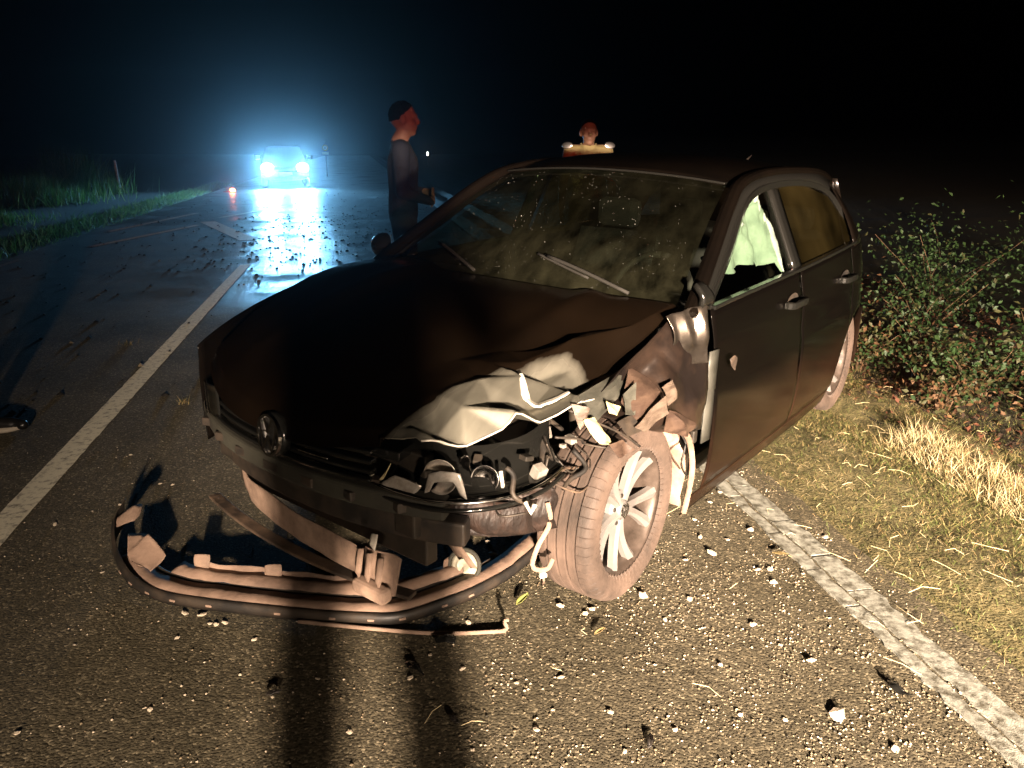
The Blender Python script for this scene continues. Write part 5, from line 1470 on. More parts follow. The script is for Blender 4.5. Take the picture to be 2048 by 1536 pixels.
# matted thatch between the blades
thatch = pm('grass_thatch', (0.060, 0.055, 0.020), 0.95, c2=(0.20, 0.165, 0.075), nscale=26.0, nmix=(0.4, 0.72), bump=1.0, bscale=90, diffr=0.8, detail=10.0)
Sg = np.arange(-3.0, 6.0, 0.05); Tg = np.arange(EDGE_R - 0.05, EDGE_R + 1.45, 0.05); V = []; F = []
for a in Sg:
    for b in Tg:
        p = road(a, b + 0.04 * noise.noise(Vector((a * 3, b, 1)))); p.z = max(ground_z(p.x, p.y), -0.012 if b < EDGE_R + 0.02 else -1) + 0.006 + 0.006 * noise.noise(Vector((a * 14, b * 14, 2))); V.append(p)
nT = len(Tg)
for i in range(len(Sg) - 1):
    for j in range(nT - 1): q = i * nT + j; F.append((q, q + 1, q + nT + 1, q + nT))
tag(mk('verge', V, F, thatch), kind='structure')
def patchy(sc_, lo, hi, off=0.0):
    def f(s, t):
        v = np.array([noise.noise(Vector((a * sc_, b * sc_, off))) for a, b in zip(s, t)])
        return np.clip((v - lo) / (hi - lo), 0.05, 1)
    return f
P = road_pts(g2, 190000, -1.6, 5.0, EDGE_R - 0.09, EDGE_R + 2.4, lambda s, t: np.clip((t - EDGE_R + 0.12) / 0.2, 0.15, 1) * np.where(t > EDGE_R + 1.4, 0.4, 1.0))
P[:, 2] = np.maximum(P[:, 2], -0.012)
blades('verge_grass', P, (0.010, 0.048), (0.0010, 0.0026), (0.5, 1.5), [grassg, grasso, strawd], [0.34, 0.40, 0.26], 31)
P = road_pts(g2, 52000, -1.6, 5.0, EDGE_R - 0.02, EDGE_R + 1.5, patchy(2.6, -0.10, 0.45, 4.0))
blades('dry_straw', P, (0.02, 0.09), (0.0007, 0.0018), (1.0, 1.55), [strawm, strawd], [0.62, 0.38], 32)
P = road_pts(g2, 5200, -1.6, 0.2, EDGE_R + 0.80, EDGE_R + 1.06, None)
blades('dry_ridge_grass', P, (0.04, 0.15), (0.0014, 0.003), (0.2, 1.2), [strawm, strawd, grasso], [0.5, 0.3, 0.2], 33)
# single long stalks lying about
def long_straws(n, seed):
    g_ = random.Random(seed); V = []; F = []
    for k in range(n):
        if g_.random() < 0.85:
            s = g_.uniform(-1.3, 3.0); t = g_.uniform(EDGE_R - 0.4, EDGE_R + 1.5)
        else:
            s = g_.uniform(-1.5, 0.7); t = g_.uniform(1.2, EDGE_R - 0.1)
        p = road(s, t); z = max(ground_z(p.x, p.y), 0) + g_.uniform(0.006, 0.03)
        a = g_.uniform(0, 6.28); l = g_.uniform(0.03, 0.13); dd = Vector((math.cos(a), math.sin(a), 0)); bow = Vector((-dd.y, dd.x, 0)) * g_.uniform(-0.02, 0.02)
        pts = [Vector((p.x, p.y, z)) - dd * l / 2, Vector((p.x, p.y, z + g_.uniform(0, 0.012))) + bow, Vector((p.x, p.y, z)) + dd * l / 2]
        v, f = sweep_vf(pts, [(-0.0008, -0.0006), (0.0008, -0.0006), (0, 0.0009)]); b = len(V); V += v; F += [tuple(i + b for i in q) for q in f]
    return V, F
V, F = long_straws(190, 8)
tag(mk('straw_stalks', V, F, strawm, smooth=False), kind='stuff')

# ---- leaf litter and shrubs to the right
littm = [pm('litter_red_brown', (0.10, 0.035, 0.016), 0.8), pm('litter_tan', (0.19, 0.10, 0.04), 0.8), pm('litter_dark', (0.03, 0.016, 0.009), 0.9)]
def leaf_cards(name, P, N, size, mats, probs, seed, parent=None, kind=True, aspect=0.55):
    """small folded leaves: two quads sharing a mid-rib"""
    g_ = np.random.default_rng(seed); n = len(P)
    L_ = size[0] + (size[1] - size[0]) * g_.random(n)
    d = g_.normal(size=(n, 3)); d -= N * np.sum(d * N, 1)[:, None]; d /= np.linalg.norm(d, axis=1)[:, None] + 1e-9
    s = np.cross(N, d); W = L_ * aspect * 0.5
    base = P; tip = P + d * L_[:, None]; m = P + d * (L_ * 0.45)[:, None]
    l = m + s * W[:, None] + N * (W * 0.35)[:, None]; r = m - s * W[:, None] + N * (W * 0.35)[:, None]
    Vv = np.stack([base, l, tip, r, m], 1).reshape(-1, 3); b5 = 5 * np.arange(n)
    T = np.concatenate([np.stack([b5, b5 + 4, b5 + 1], 1), np.stack([b5 + 1, b5 + 4, b5 + 2], 1), np.stack([b5, b5 + 3, b5 + 4], 1), np.stack([b5 + 3, b5 + 2, b5 + 4], 1)])
    pick = g_.choice(len(mats), n, p=probs)
    me = fast_mesh(name, Vv, T, mat_idx=np.tile(pick, 4))
    o = mko(name, me, mats, parent, smooth=False)
    if kind: tag(o, kind='stuff')
    return o
P = road_pts(g2, 9000, -1.0, 5.5, EDGE_R + 1.0, EDGE_R + 3.6, lambda s, t: np.clip((t - EDGE_R - 0.9) / 0.6, 0, 1))
P[:, 2] += g2.random(len(P)) * 0.03 + 0.005
Nn = g2.normal(size=(len(P), 3)) * 0.55; Nn[:, 2] = 1; Nn /= np.linalg.norm(Nn, axis=1)[:, None]
leaf_cards('leaf_litter', P, Nn, (0.02, 0.05), littm, [0.45, 0.12, 0.43], 41)
shr = [pm('shrub_leaf_green', (0.012, 0.036, 0.007), 0.6, c2=(0.022, 0.05, 0.01), nscale=6), pm('shrub_leaf_olive', (0.038, 0.040, 0.010), 0.65), pm('shrub_leaf_brown', (0.085, 0.042, 0.014), 0.75)]
twig = pm('twig_bark', (0.10, 0.06, 0.03), 0.9)
def shrub(x, y, h_, w_, nl, label, seed, probs):
    z0 = ground_z(x, y)
    root = empty('shrub', (x, y, z0)); tag(root, label, 'shrub', None)
    g_ = np.random.default_rng(seed); r5 = random.Random(seed)
    bm_V = []; bm_F = []; LP = []; LN = []
    ns = 9
    for k in range(ns):
        a = 6.283 * k / ns + r5.uniform(-.3, .3); out = r5.uniform(0.3, 1.0) * w_ * 0.5; hh = h_ * r5.uniform(0.6, 1.05)
        pts = [Vector((0.03 * math.cos(a), 0.03 * math.sin(a), -0.02)), Vector((out * 0.35 * math.cos(a), out * 0.35 * math.sin(a), hh * 0.45)), Vector((out * 0.75 * math.cos(a + .2), out * 0.75 * math.sin(a + .2), hh * 0.8)), Vector((out * math.cos(a + .3), out * math.sin(a + .3), hh))]
        pts = catmull(pts, 4)
        v, f = sweep_vf(pts, [(-0.005, -0.004), (0.005, -0.004), (0, 0.006)], scale=[1 - 0.7 * i / (len(pts) - 1) for i in range(len(pts))]); b = len(bm_V); bm_V += v; bm_F += [tuple(i + b for i in q) for q in f]
        for _ in range(nl // ns):
            t = 0.2 + 0.8 * g_.random() ** 0.7; i = min(int(t * (len(pts) - 1)), len(pts) - 2); p = pts[i].lerp(pts[i + 1], t * (len(pts) - 1) - i)
            off = g_.normal(size=3) * 0.07 * (w_ / 0.6); LP.append((p.x + off[0], p.y + off[1], max(0.01, p.z + off[2] * 0.8)))
            nn = g_.normal(size=3) * 0.7 + np.array([0, -0.3, 0.9]); LN.append(nn / np.linalg.norm(nn))
    mk('stems', bm_V, bm_F, twig, root, smooth=False)
    leaf_cards('foliage', np.array(LP), np.array(LN), (0.022, 0.05), shr, probs, seed + 1, root, kind=False)
SH = [(2.75, 4.95, 0.36, 0.7, 900, 'low leafy green shrub standing behind the rear wheel at the grass edge', (.6, .3, .1)),
      (3.35, 4.55, 0.62, 0.9, 1300, 'bushy green shrub in the middle of the right-hand undergrowth', (.75, .2, .05)),
      (3.05, 3.95, 0.30, 0.7, 900, 'short brownish shrub in front of the right-hand undergrowth', (.3, .35, .35)),
      (3.75, 3.9, 0.55, 0.9, 1300, 'green shrub cut by the right edge of the view', (.75, .2, .05)),
      (2.45, 5.25, 0.30, 0.5, 600, 'small olive shrub brushing the rear corner of the wrecked car', (.3, .5, .2)),
      (4.0, 5.3, 0.95, 1.1, 1300, 'tall dim green shrub at the back of the right-hand undergrowth', (.85, .13, .02)),
      (3.15, 5.8, 0.45, 1.0, 1100, 'dim green shrub standing behind the tail of the wrecked car', (.85, .13, .02)),
      (2.55, 4.35, 0.20, 0.45, 500, 'low brown dry shrub just right of the rear wheel', (.15, .4, .45))]
SH += [(4.6, 4.5, 0.8, 1.1, 1300, 'dark shrub at the right edge behind the cut-off green shrub', (.85, .13, .02)),
       (2.35, 6.1, 0.4, 0.8, 900, 'dark shrub hidden behind the tail corner of the wrecked car', (.8, .18, .02)),
       (4.7, 6.2, 1.1, 1.4, 1500, 'tallest dark shrub at the far right of the undergrowth', (.9, .1, .0)),
       (3.7, 6.7, 0.7, 1.3, 1400, 'broad dark shrub far behind the middle of the undergrowth', (.9, .1, .0)),
       (2.85, 4.5, 0.35, 0.6, 800, 'knee-high green shrub between the rear wheel and the bushy shrub', (.6, .3, .1)),
       (3.5, 3.3, 0.32, 0.7, 900, 'low shrub nearest the viewer at the right edge', (.5, .3, .2))]
for k, a in enumerate(SH): shrub(*a[:5], a[5], 60 + k, a[6])

# ---- left verge: rough low growth along the road, one tall clump
glm = [pm('left_grass_green', (0.05, 0.11, 0.025), 0.6), pm('left_grass_pale', (0.20, 0.22, 0.08), 0.7)]
def translucent(m, colour, fac=0.5):
    nt = m.node_tree; out = [n for n in nt.nodes if n.type == 'OUTPUT_MATERIAL'][0]; b = nt.nodes['Principled BSDF']
    t = nt.nodes.new('ShaderNodeBsdfTranslucent'); t.inputs[0].default_value = (*colour, 1); mx = nt.nodes.new('ShaderNodeMixShader'); mx.inputs[0].default_value = fac
    nt.links.new(b.outputs[0], mx.inputs[1]); nt.links.new(t.outputs[0], mx.inputs[2]); nt.links.new(mx.outputs[0], out.inputs['Surface'])
translucent(glm[0], (0.07, 0.15, 0.03)); translucent(glm[1], (0.24, 0.27, 0.09))
P = road_pts(g2, 15000, 5.0, 30.0, EDGE_L - 0.75, EDGE_L + 0.05, lambda s, t: np.clip((EDGE_L - t + 0.1) / 0.35, 0.15, 1) * np.clip(1.25 - s / 40, 0.3, 1))
blades('left_verge_grass', P, (0.05, 0.22), (0.006, 0.014), (0.2, 1.3), glm, [0.6, 0.4], 51)
def clump(name, x, y, rx, ry, n, h0, h1, label, seed, mats=glm, probs=(0.75, 0.25)):
    z0 = ground_z(x, y); o = empty(name, (x, y, z0)); tag(o, label, 'grass clump'); g_ = np.random.default_rng(seed)
    q = g_.normal(size=(n, 2)) * 0.45; P = np.stack([q[:, 0] * rx, q[:, 1] * ry, np.zeros(n)], 1)
    hs = np.exp(-(q ** 2).sum(1) * 0.9)
    lo = P[hs < 0.75]; hi = P[hs >= 0.75]
    blades('outer_blades', lo, (h0 * 0.4, h1 * 0.75), (0.010, 0.02), (0.1, 0.9), list(mats), list(probs), seed, False, parent=o)
    blades('inner_blades', hi, (h0, h1), (0.010, 0.02), (0.05, 0.6), list(mats), list(probs), seed + 1, False, parent=o)
clump('tall_grass', -12.75, 23.0, 1.3, 1.6, 3800, 0.6, 1.55, 'tall green grass clump beside the white marker post', 71)
clump('tall_grass', -11.9, 19.6, 1.4, 2.0, 2600, 0.25, 0.85, 'lower grass clump nearer on the left bank, left of the tall clump', 73)
clump('tall_grass', -9.6, 14.0, 0.9, 1.8, 1500, 0.12, 0.35, 'low ragged grass clump at the left road edge in the foreground of the bank', 75)
# small tufts lying on the road
for (px, py, lb) in ((252, 690, 'small dry grass tuft on the dark lane left of the centre line'), (366, 806, 'small dry grass tuft on the road beside the crushed bonnet')):
    p = unproj(px, py); o = empty('grass_tuft', (p.x, p.y, 0)); tag(o, lb, 'grass tuft'); g_ = np.random.default_rng(px)
    q = g_.normal(size=(60, 2)) * 0.03; blades('blades', np.stack([q[:, 0], q[:, 1], np.zeros(60)], 1), (0.02, 0.08), (0.002, 0.004), (0.2, 1.3), [strawd, grasso], [0.6, 0.4], px, False, parent=o)

# ================================================================== marker post, flare, sign
retro = pm('retroreflective_sheet', (0.95, 0.95, 0.93), 0.36, metal=1.0)
whitep = pm('white_post_plastic', (0.7, 0.7, 0.68), 0.45)
po = empty('marker_post', (-11.70, 23.8, ground_z(-11.70, 23.8)), R(15)); tag(po, 'thin white roadside marker post by the tall grass on the left', 'marker post')
mk('post', *sweep_vf([(0.0, 0, -0.1), (-0.03, 0, 0.5), (-0.05, 0, 0.95)], [(-0.045, -0.02), (0.045, -0.02), (0.03, 0.03), (-0.03, 0.03)]), whitep, po, smooth=False, bevel=0.006)
box('reflector', (-0.045, -0.035, 0.72), (0.05, 0.008, 0.14), retro, po, 0.002)
fr_ = unproj(456, 385)
ro = empty('road_flare', (fr_.x, fr_.y, 0)); tag(ro, 'burning orange road flare on the ground ahead of the oncoming car', 'flare')
tube('stick', [(-0.16, 0.0, 0.02), (0.0, 0.0, 0.025), (0.10, 0, 0.03)], 0.016, pm('flare_casing', (0.35, 0.03, 0.02), 0.6), ro, seg=10)
bm = bmesh.new(); bmesh.ops.create_icosphere(bm, subdivisions=2, radius=0.075)
for v in bm.verts: v.co = Vector((v.co.x * 1.3 + 0.16, v.co.y * 0.8, v.co.z * 0.8 + 0.07)) + Vector((0, 0, 1)) * 0.03 * noise.noise(v.co * 20)
bm_obj('flame', bm, pm('flare_flame', (1, 0.4, 0.2), 1.0, emit=((1.0, 0.20, 0.07), 22.0)), ro)
lamp('flare_light', 'POINT', (fr_.x + 0.16, fr_.y - 0.05, 0.14), 14, (1.0, 0.22, 0.07), 0.06)

so = empty('road_sign', (-9.18, 39.8, ground_z(-9.18, 39.8)), R(-12)); tag(so, 'small round road sign with a plate below, beyond the oncoming car', 'road sign')
tube('post', [(0, 0, -0.3), (0, 0, 1.75)], 0.03, pm('galvanised_post', (0.4, 0.4, 0.4), 0.5, metal=0.6), so, seg=10)
V, F = lathe_vf([(0.0005, 0.0), (0.15, 0.0), (0.152, 0.012)], 32)
d1 = mk('sign_disc', [(v[0], -0.045 - v[1] * -1, v[2] + 1.42) for v in V], F, pm('sign_white', (0.85, 0.80, 0.62), 0.3, metal=0.8), so)
V, F = lathe_vf([(0.105, 0.0), (0.105, 0.006), (0.15, 0.006), (0.15, 0.0)], 32)
mk('sign_border', [(v[0], -0.050 - v[1], v[2] + 1.42) for v in V], F, pm('sign_border_amber', (0.75, 0.42, 0.1), 0.3, metal=0.8), d1)
bm = bmesh.new(); box_bm(bm, 0, -0.052, 1.42, 0.03, 0.006, 0.12)
bm_obj('sign_figure', bm, pm('sign_black', (0.01, 0.01, 0.01), 0.6), d1, smooth=False)
box('sign_plate', (0, -0.045, 1.16), (0.34, 0.012, 0.13), MATS['sign_white'], so, 0.004)

# ================================================================== the car ahead, headlamps on
fc = empty('oncoming_car', (FAR_X, FAR_Y, 0), FAR_HEAD); tag(fc, 'dark car on the road ahead with both headlamps shining at the viewer', 'car')
fpaint = pm('dark_blue_paint', (0.02, 0.025, 0.035), 0.25, coat=0.5)
def fbody(u, v):
    # u front to rear, v round the half section
    x = 0.9 - 4.2 * u
    w = sinterp(x, [(-3.3, 0.70), (-3.0, 0.82), (-1.5, 0.87), (0.2, 0.86), (0.7, 0.80), (0.9, 0.70)])
    top = sinterp(x, [(-3.3, 0.95), (-2.8, 1.0), (-0.8, 0.98), (0.3, 0.90), (0.8, 0.80), (0.9, 0.72)])
    a = -math.pi * 0.5 + 2 * math.pi * v
    yy = w * (abs(math.cos(a)) ** 0.35) * (1 if math.cos(a) > 0 else -1)
    zz = (0.24 + top) / 2 + (top - 0.24) / 2 * (abs(math.sin(a)) ** 0.6) * (1 if math.sin(a) > 0 else -1)
    return (x, yy, zz)
V, F = grid_vf(24, 40, fbody); F += [tuple(range(40)), tuple(24 * 41 + k for k in range(40))[::-1]]
mk('body', V, F, fpaint, fc)
def fcab(u, v):
    t = u
    a = math.pi * v
    w = 0.80 - 0.20 * t; xf = -0.25 - 0.80 * t; xr = -2.9 + 0.5 * t
    xm = (xf + xr) / 2; hx = (xf - xr) / 2
    cs, sn = math.cos(2 * a), math.sin(2 * a)
    return (xm + hx * math.copysign(abs(cs) ** 0.4, cs), w * math.copysign(abs(sn) ** 0.4, sn), 0.93 + 0.53 * math.sin(t * math.pi / 2) ** 0.9)
V, F = grid_vf(8, 40, fcab); F.append(tuple(8 * 41 + k for k in range(40)))
cabm = mk('cabin_glass', V, F, gloss_plastic, fc)
V, F = grid_vf(10, 8, lambda u, v: (-1.05 - 1.36 * u, (v - 0.5) * 1.22, 1.452 + 0.025 * math.sin(math.pi * u) - 0.02 * (2 * v - 1) ** 2))
mk('roof', V, F, fpaint, fc, solid=0.01)
for s in (1, -1):
    for x in (0.0, -2.6):
        V, F = lathe_vf([(0.20, -0.1), (0.29, -0.105), (0.32, -0.08), (0.32, 0.08), (0.29, 0.105), (0.20, 0.1), (0.19, 0.06), (0.02, 0.07)], 28)
        mk('wheel', [(v[0] + x, v[1] + s * 0.76, v[2] + 0.32) for v in V], F, rubber, fc)
    V, F = grid_vf(5, 5, lambda u, v: (-0.55 + 0.1 * math.sin(math.pi * u), s * (0.86 + 0.2 * v), 0.98 + 0.14 * u)); mk('door_mirror', V, F, fpaint, fc, solid=0.06)
    V, F = lathe_vf([(0.001, 0.035), (0.07, 0.030), (0.12, 0.016), (0.145, 0.0), (0.15, -0.03)], 28)
    q = Vector((1, 0, 0)).to_track_quat('Y', 'Z').to_matrix()
    hlo = mk('headlamp', [q @ Vector((v[0], v[1], v[2])) * 1.0 + Vector((0.92, s * 0.62, 0.70)) for v in [(a * 1.45, b, c * 1.15) for a, b, c in V]], F, pm('lit_headlamp_lens', (0.9, 0.95, 1.0), 0.2, emit=((0.66, 0.87, 1.0), 22.0)), fc)
    p = Matrix.Translation((FAR_X, FAR_Y, 0)) @ Matrix.Rotation(FAR_HEAD, 4, 'Z') @ Vector((1.05, s * 0.62, 0.70))
    fl_ = lamp('oncoming_headlamp_light', 'SPOT', p, FAR_POWER, BLUE, 0.07)
    fl_.data.spot_size = R(110); fl_.data.spot_blend = 1.0
    fl_.data.use_nodes = True; nt = fl_.data.node_tree                # dipped beam: dimmer above the cutoff
    tcn = nt.nodes.new('ShaderNodeTexCoord'); sp_ = nt.nodes.new('ShaderNodeSeparateXYZ'); nt.links.new(tcn.outputs['Normal'], sp_.inputs[0])
    mr_ = nt.nodes.new('ShaderNodeMapRange'); mr_.interpolation_type = 'SMOOTHSTEP'
    mr_.inputs['From Min'].default_value = -0.034 + 0.026; mr_.inputs['From Max'].default_value = -0.022 + 0.026; mr_.inputs['To Min'].default_value = 1.0; mr_.inputs['To Max'].default_value = 0.24
    nt.links.new(sp_.outputs['Y'], mr_.inputs['Value']); nt.links.new(mr_.outputs[0], nt.nodes['Emission'].inputs['Strength'])
    fl_.rotation_euler = (R(90) - R(1.5), 0, FAR_HEAD - math.pi / 2)
    V, F = grid_vf(3, 3, lambda u, v: (0.93, s * (0.35 + 0.25 * v), 0.36 + 0.10 * u)); mk('lower_grille', V, F, plastic, fc, solid=0.02)
bar('grille', [(0.915, -0.45, 0.68), (0.94, 0, 0.68), (0.915, 0.45, 0.68)], 0.03, 0.10, plastic, fc)
bar('front_bumper', [(0.80, -0.84, 0.48), (0.93, -0.6, 0.48), (0.97, 0, 0.48), (0.93, 0.6, 0.48), (0.80, 0.84, 0.48)], 0.10, 0.22, fpaint, fc, smooth_n=4, bevel=0.03)
box('number_plate', (1.03, 0, 0.50), (0.012, 0.50, 0.11), pm('plate_white', (0.8, 0.8, 0.78), 0.4, emit=((0.8, 0.9, 1.0), 0.0)), fc, 0.002)

# ================================================================== people
def capsule(bm, p0, r0, p1, r1, seg=14, flat=None):
    p0 = Vector(p0); p1 = Vector(p1); d = p1 - p0; L = d.length
    q = d.normalized().to_track_quat('Z', 'X').to_matrix().to_4x4() if L > 1e-6 else Matrix.Identity(4)
    rings = []
    for k in range(5): a = -math.pi / 2 + k * (math.pi / 2) / 4; rings.append((r0 * math.cos(a), r0 * math.sin(a)))
    for k in range(1, 5): a = k * (math.pi / 2) / 4; rings.append((r1 * math.cos(a), L + r1 * math.sin(a)))
    rings.insert(5, (r1, L)); rings[0] = (0.0005, -r0); rings[-1] = (0.0005, L + r1)
    M = Matrix.Translation(p0) @ q
    fx, fy = flat or (1, 1)
    rows = []
    for (r, z) in rings:
        row = []
        for k in range(seg):
            a = 2 * math.pi * k / seg
            v = M @ Vector((r * math.cos(a), r * math.sin(a), z))
            if flat:   # squash across world depth
                c = p0 + d * max(0, min(1, z / max(L, 1e-6)))
                v = Vector((c.x + (v.x - c.x) * fx, c.y + (v.y - c.y) * fy, v.z))
            row.append(bm.verts.new(v))
        rows.append(row)
    for a, b in zip(rows, rows[1:]):
        for k in range(seg): bm.faces.new((a[k], a[(k + 1) % seg], b[(k + 1) % seg], b[k]))
    bm.faces.new(rows[0][::-1]); bm.faces.new(rows[-1])
def ellipsoid(bm, c, r, rot=None):
    M = Matrix.Translation(c) @ (rot.to_4x4() if rot else Matrix.Identity(4)) @ Matrix.Diagonal((*r, 1))
    bmesh.ops.create_uvsphere(bm, u_segments=18, v_segments=12, radius=1.0, matrix=M)
def hand(bm, wrist, direc, palm_n, curl=0.5, side=1):
    """palm with four fingers of unequal length and a thumb from the side of the palm"""
    w = Vector(wrist); d = Vector(direc).normalized(); n = Vector(palm_n); n = (n - d * n.dot(d)).normalized(); s = d.cross(n) * side
    for k in (-1.5, -0.5, 0.5, 1.5): capsule(bm, w + s * k * 0.012, 0.016, w + d * 0.085 + s * k * 0.019, 0.0125, 8)
    for k, L in zip((-1.5, -0.5, 0.5, 1.5), (0.062, 0.078, 0.084, 0.074)):
        b = w + d * 0.088 + s * k * 0.020; dd = (d + n * curl * 0.6).normalized(); e = b + dd * L * 0.5; d3 = (d + n * curl * 1.6).normalized()
        capsule(bm, b, 0.0100, e, 0.0092, 8); capsule(bm, e, 0.0092, e + d3 * L * 0.5, 0.0080, 8)
    t0 = w + d * 0.025 + s * 0.022; t1 = t0 + (d * 0.6 + s * 0.7 + n * 0.2).normalized() * 0.045; t2 = t1 + (d * 0.85 + s * 0.15 + n * 0.4).normalized() * 0.032
    capsule(bm, t0, 0.014, t1, 0.0115, 8); capsule(bm, t1, 0.0115, t2, 0.009, 8)
skinm = pm('skin', (0.30, 0.17, 0.115), 0.55, c2=(0.26, 0.14, 0.09), nscale=12)
hairm = pm('dark_hair', (0.004, 0.003, 0.0025), 0.9, spec=0.1, bump=0.6, bscale=120)
def person(loc, rz, hgt, J, label, cloth, trousers, shoe, hair=True, voxel=0.009, head_yaw=0.0, head_pitch=0.0, sleeve=None, hands=None):
    """local frame: +y forward, +x to the person's right; J overrides joints given for a 1.75 m figure"""
    k = hgt / 1.75
    D = dict(pelvis=(0, 0, .96), waist=(0, .005, 1.10), chest=(0, .01, 1.30), nb=(0, -.01, 1.46), nt=(0, .014, 1.505), sl=(-.175, -.005, 1.415), sr=(.175, -.005, 1.415), el=(-.235, -.01, 1.13), er=(.235, -.01, 1.13), wl=(-.25, .07, .89), wr=(.25, .07, .89),
             hl=(-.09, 0, .92), hr=(.09, 0, .92), kl=(-.105, .02, .50), kr=(.105, .02, .50), al=(-.11, -.02, .085), ar=(.11, -.02, .085), tl=(-.125, .15, .035), tr=(.125, .15, .035))
    D.update(J)
    D = {a: Vector(b) * k for a, b in D.items()}
    bm = bmesh.new(); K = k
    capsule(bm, D['pelvis'], .135 * K, D['waist'], .13 * K, 18, (1.15, 0.82))
    capsule(bm, D['waist'], .13 * K, D['chest'], .145 * K, 18, (1.18, 0.80))
    capsule(bm, D['chest'] + Vector((0, 0, .0)), .145 * K, D['chest'] + Vector((0, -.005, .07)) * K, .115 * K, 18, (1.22, 0.78))
    for s in ('l', 'r'):
        capsule(bm, D['nb'] - Vector((0, 0, .045)) * K, .062 * K, D['s' + s], .068 * K)
        capsule(bm, D['s' + s], .068 * K, D['e' + s], .050 * K); capsule(bm, D['e' + s], .048 * K, D['w' + s], .033 * K)
        capsule(bm, D['h' + s], .100 * K, D['k' + s], .066 * K); capsule(bm, D['k' + s], .066 * K, D['a' + s], .046 * K)
        capsule(bm, D['a' + s] + Vector((0, -.03, -.035)) * K, .047 * K, D['t' + s], .036 * K, 14)
        capsule(bm, D['t' + s] + Vector((-.018, -.02, .0)) * K, .033 * K, D['t' + s] + Vector((0.006, 0.055, -.004)) * K, .030 * K)
        hd = (hands or {}).get(s)
        dirv = (D['w' + s] - D['e' + s]).normalized()
        if hd: hand(bm, D['w' + s], hd[0], hd[1], hd[2], 1 if s == 'l' else -1)
        else: hand(bm, D['w' + s], dirv, Vector((1 if s == 'l' else -1, 0.2, 0)), 0.5, 1 if s == 'l' else -1)
    capsule(bm, D['nb'], .062 * K, D['nt'] + Vector((0, .01, .02)) * K, .055 * K)
    # head with brow, nose, jaw, ears
    hc = D['nt'] + Vector((0, .018, .115)) * K
    RH = Matrix.Rotation(head_yaw, 3, 'Z') @ Matrix.Rotation(head_pitch, 3, 'X')
    def H(x, y, z): return hc + RH @ (Vector((x, y, z)) * K)
    ellipsoid(bm, H(0, -.012, .022), (.077 * K, .096 * K, .100 * K), RH)
    ellipsoid(bm, H(0, .022, -.045), (.060 * K, .070 * K, .075 * K), RH)
    ellipsoid(bm, H(0, .050, -.092), (.036 * K, .034 * K, .026 * K), RH)
    capsule(bm, H(0, .082, .020), .011 * K, H(0, .104, -.022), .016 * K, 10)
    for sx in (-1, 1):
        capsule(bm, H(sx * .018, .085, .026), .014 * K, H(sx * .045, .066, .026), .012 * K, 8)
        ellipsoid(bm, H(sx * .080, -.012, -.008), (.012 * K, .022 * K, .034 * K), RH)
        ellipsoid(bm, H(sx * .038, .055, -.028), (.028 * K, .025 * K, .022 * K), RH)
    capsule(bm, H(-.020, .084, -.058), .010 * K, H(.020, .084, -.058), .010 * K, 8)
    me = bpy.data.meshes.new('person'); bm.to_mesh(me); bm.free()
    tmp = bpy.data.objects.new('tmp', me); col.objects.link(tmp)
    md = tmp.modifiers.new('r', 'REMESH'); md.mode = 'VOXEL'; md.voxel_size = voxel
    md = tmp.modifiers.new('s', 'SMOOTH'); md.factor = 0.5; md.iterations = 3
    dg = bpy.context.evaluated_depsgraph_get(); me2 = bpy.data.meshes.new_from_object(tmp.evaluated_get(dg))
    bpy.data.objects.remove(tmp)
    # materials by place: skin on head, neck and hands; shoes; trousers; top
    for m in (skinm, cloth, trousers, shoe): me2.materials.append(m)
    n = len(me2.polygons); C = np.empty(n * 3); me2.polygons.foreach_get('center', C); C = C.reshape(-1, 3)
    mi = np.ones(n, int)
    mi[C[:, 2] < D['pelvis'].z + 0.02 * K] = 2
    arms = np.zeros(n, bool)
    for s in ('l', 'r'):
        for a, b in (('s', 'e'), ('e', 'w')):
            p, q = np.array(D[a + s]), np.array(D[b + s]); d = q - p; t = np.clip(((C - p) @ d) / (d @ d), 0, 1)
            dist = np.linalg.norm(C - (p + t[:, None] * d), axis=1); arms |= dist < 0.062 * K
    mi[arms] = 1
    for s in ('l', 'r'):
        wv = np.array(D['w' + s]); hd = (hands or {}).get(s); dv = np.array((Vector(hd[0]) if hd else (D['w' + s] - D['e' + s])).normalized())
        dd = C - wv; mi[(np.linalg.norm(dd, axis=1) < 0.24 * K) & (dd @ dv > -0.012) & (np.linalg.norm(dd - np.outer(dd @ dv, dv), axis=1) < 0.09)] = 0
        if sleeve == 'short':
            p, q = np.array(D['e' + s]), wv; d = q - p; t = np.clip(((C - p) @ d) / (d @ d), -0.25, 1); dist = np.linalg.norm(C - (p + t[:, None] * d), axis=1); mi[(dist < 0.058 * K) & (t > -0.24)] = 0
    mi[C[:, 2] < 0.115 * K] = 3
    nk = np.array(D['nb']); mi[(C[:, 2] > nk[2] + 0.012) & (np.linalg.norm(C[:, :2] - nk[:2], axis=1) < 0.16)] = 0
    me2.polygons.foreach_set('material_index', mi.astype(np.int32))
    me2.polygons.foreach_set('use_smooth', [True] * n)
    o = bpy.data.objects.new('person', me2); col.objects.link(o); o.location = loc; o.rotation_euler = (0, 0, rz); tag(o, label, 'person')
